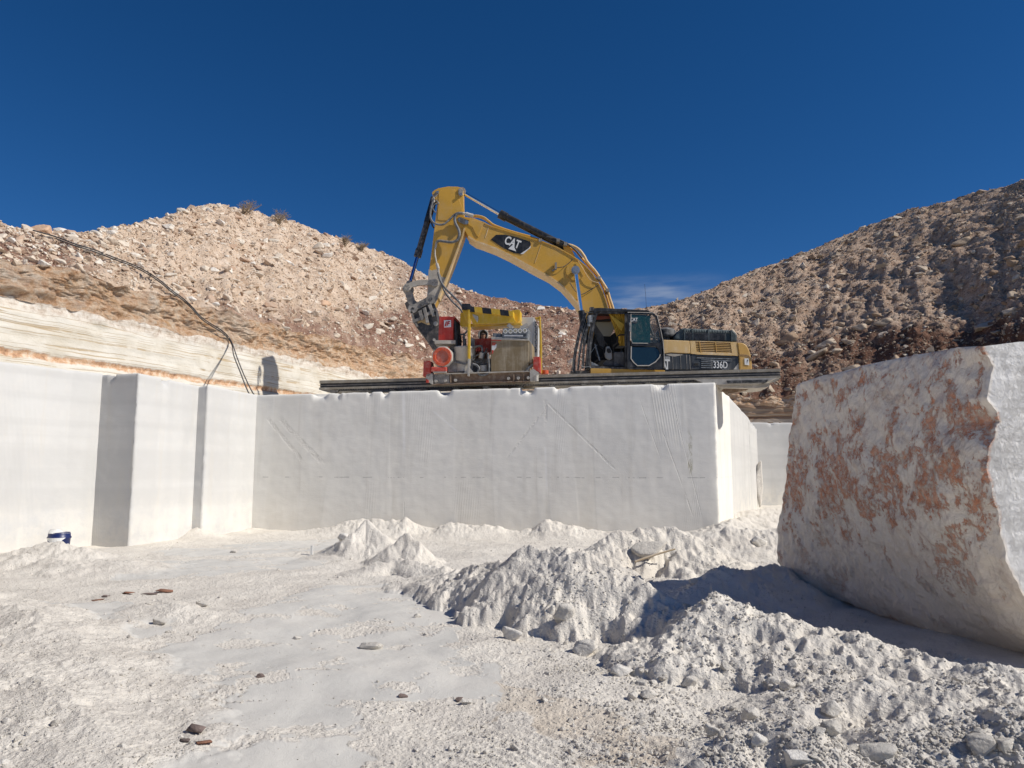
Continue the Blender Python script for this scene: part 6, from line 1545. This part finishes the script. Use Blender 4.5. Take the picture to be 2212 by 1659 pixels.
# ================================================================== PERSON
ZB = 3.72; pc = WF.pt(Z3(1062, 520), 1.95); px_, py_ = pc.x, pc.y
zt2 = WF.pt(Z3(1062, 462), 1.95).z
person = empty('person', (px_, py_, ZB), 'person in a grey hooded top standing behind the rail saw, only the hooded head showing', 'person')
Hh = zt2-ZB-.03
def skin(name, verts, edges, radii, mat, parent, sub=1):
    me = bpy.data.meshes.new(name); org = ORG[parent]; me.from_pydata([tuple(Vector(v)-org) for v in verts], edges, []); me.materials.append(MAT[mat])
    o = link(name, me, parent); md = o.modifiers.new('skin', 'SKIN'); md.use_smooth_shade = True
    for i, r in enumerate(radii): me.skin_vertices[0].data[i].radius = (r if isinstance(r, tuple) else (r, r))
    me.skin_vertices[0].data[0].use_root = True
    s_ = o.modifiers.new('sub', 'SUBSURF'); s_.levels = s_.render_levels = sub; return o
def b_(x, y, z): return (px_+x, py_+y, ZB+z*Hh)
V_ = [b_(0, 0, .52), b_(0, 0, .62), b_(0, 0, .75), b_(0, 0, .83), b_(0, -.01, .86), b_(.0, -.03, .90), b_(.0, -.03, .965),
      b_(.19, 0, .81), b_(.25, -.08, .63), b_(.18, -.32, .56), b_(.16, -.40, .56), b_(-.19, 0, .81), b_(-.25, -.08, .63), b_(-.18, -.32, .56), b_(-.16, -.40, .56),
      b_(.10, 0, .48), b_(.11, -.02, .27), b_(.11, 0, .05), b_(.11, -.14, .02), b_(-.10, 0, .48), b_(-.11, -.02, .27), b_(-.11, 0, .05), b_(-.11, -.14, .02)]
E_ = [(0, 1), (1, 2), (2, 3), (3, 4), (4, 5), (5, 6), (3, 7), (7, 8), (8, 9), (9, 10), (3, 11), (11, 12), (12, 13), (13, 14), (0, 15), (15, 16), (16, 17), (17, 18), (0, 19), (19, 20), (20, 21), (21, 22)]
Rr = [.15, .14, .16, .10, .055, .075, .085, .06, .045, .035, .04, .06, .045, .035, .04, .085, .06, .045, .04, .085, .06, .045, .04]
skin('body', V_, E_, Rr, 'skin', person, 2)
mb = MB()                                                 # five fingers on each hand, resting on the cabinet
for sx in (1, -1):
    for k in range(5):
        x0 = sx*.16+(-.032+.016*k if k < 4 else -sx*.05); y0 = -.44 if k < 4 else -.40; L = (.06, .075, .072, .055, .05)[k]
        a = Vector(b_(x0, y0, .56)); mb.tube([a, a+Vector((0, -L*.5, -.004)), a+Vector((0, -L, -.03))], [.010, .009, .007], 8)
mb.build('fingers', 'skin', person)
skin('trousers', [V_[i] for i in (0, 15, 16, 17, 19, 20, 21)], [(0, 1), (1, 2), (2, 3), (0, 4), (4, 5), (5, 6)], [.165, .105, .08, .075, .105, .08, .075], 'trousers', person, 2)
skin('hooded_top', [V_[i] for i in (0, 1, 2, 3, 7, 8, 9, 11, 12, 13)], [(0, 1), (1, 2), (2, 3), (3, 4), (4, 5), (5, 6), (3, 7), (7, 8), (8, 9)], [.17, .165, .185, .13, .09, .07, .055, .09, .07, .055], 'hoodie', person, 2)
# hood: shell around the head, open at the face
mb = MB(); c = Vector(b_(0, -.01, .935)); NU, NV_ = 28, 18; vs_ = []
for i in range(NU):
    for j in range(NV_):
        th_ = math.pi*(j/(NV_-1))*.93+.02; ph = 2*math.pi*i/NU
        # opening axis points to the viewer and down
        d = Vector((math.sin(th_)*math.cos(ph), math.cos(th_)*-1, math.sin(th_)*math.sin(ph)))
        rr_ = .150*(1+.06*math.sin(3*ph+2))
        p = Vector((d.x*rr_, -d.y*-1*rr_*1.0, d.z*rr_*1.12))
        vs_.append((i, j, d, rr_))
vs2 = []
for i, j, d, r_ in vs_:
    f = j/(NV_-1); back = Vector((0, 1, .12)).normalized()
    ax = math.pi*.66*f; ph = 2*math.pi*i/NU
    ring_ = Vector((math.cos(ph), 0, math.sin(ph)*1.12))
    p = c+back*(.15*math.cos(ax))+ring_*(.15*math.sin(ax)*(1+.05*math.sin(5*ph)*f))
    if ring_.z < 0: p += Vector((0, .0, -.05*f))
    vs2.append(p)
fs = [[i*NV_+j, ((i+1) % NU)*NV_+j, ((i+1) % NU)*NV_+j+1, i*NV_+j+1] for i in range(NU) for j in range(NV_-1)]
mb.add(vs2, fs, True); hood_o = mb.build('hood', 'hoodie', person)
sd_ = hood_o.modifiers.new('thick', 'SOLIDIFY'); sd_.thickness = .03
mb = MB(); fc = Vector(b_(0, -.115, .93))
mb.tube([fc+Vector((-.055, .01, .012)), fc+Vector((-.02, -.012, .010)), fc+Vector((.02, -.012, .010)), fc+Vector((.055, .01, .012))], [.018, .02, .02, .018], 8); mb.build('dark_glasses', 'dark', person)
mb = MB(); mb.tube([fc+Vector((0, 0, .005)), fc+Vector((0, -.022, -.03)), fc+Vector((0, -.004, -.042))], [.009, .014, .010], 8); mb.build('nose', 'skin', person)
mb = MB(); mb.tube([fc+Vector((-.028, .004, -.068)), fc+Vector((0, -.006, -.066)), fc+Vector((.028, .004, -.068))], [.004, .008, .004], 6); mb.build('mouth', 'visor', person)
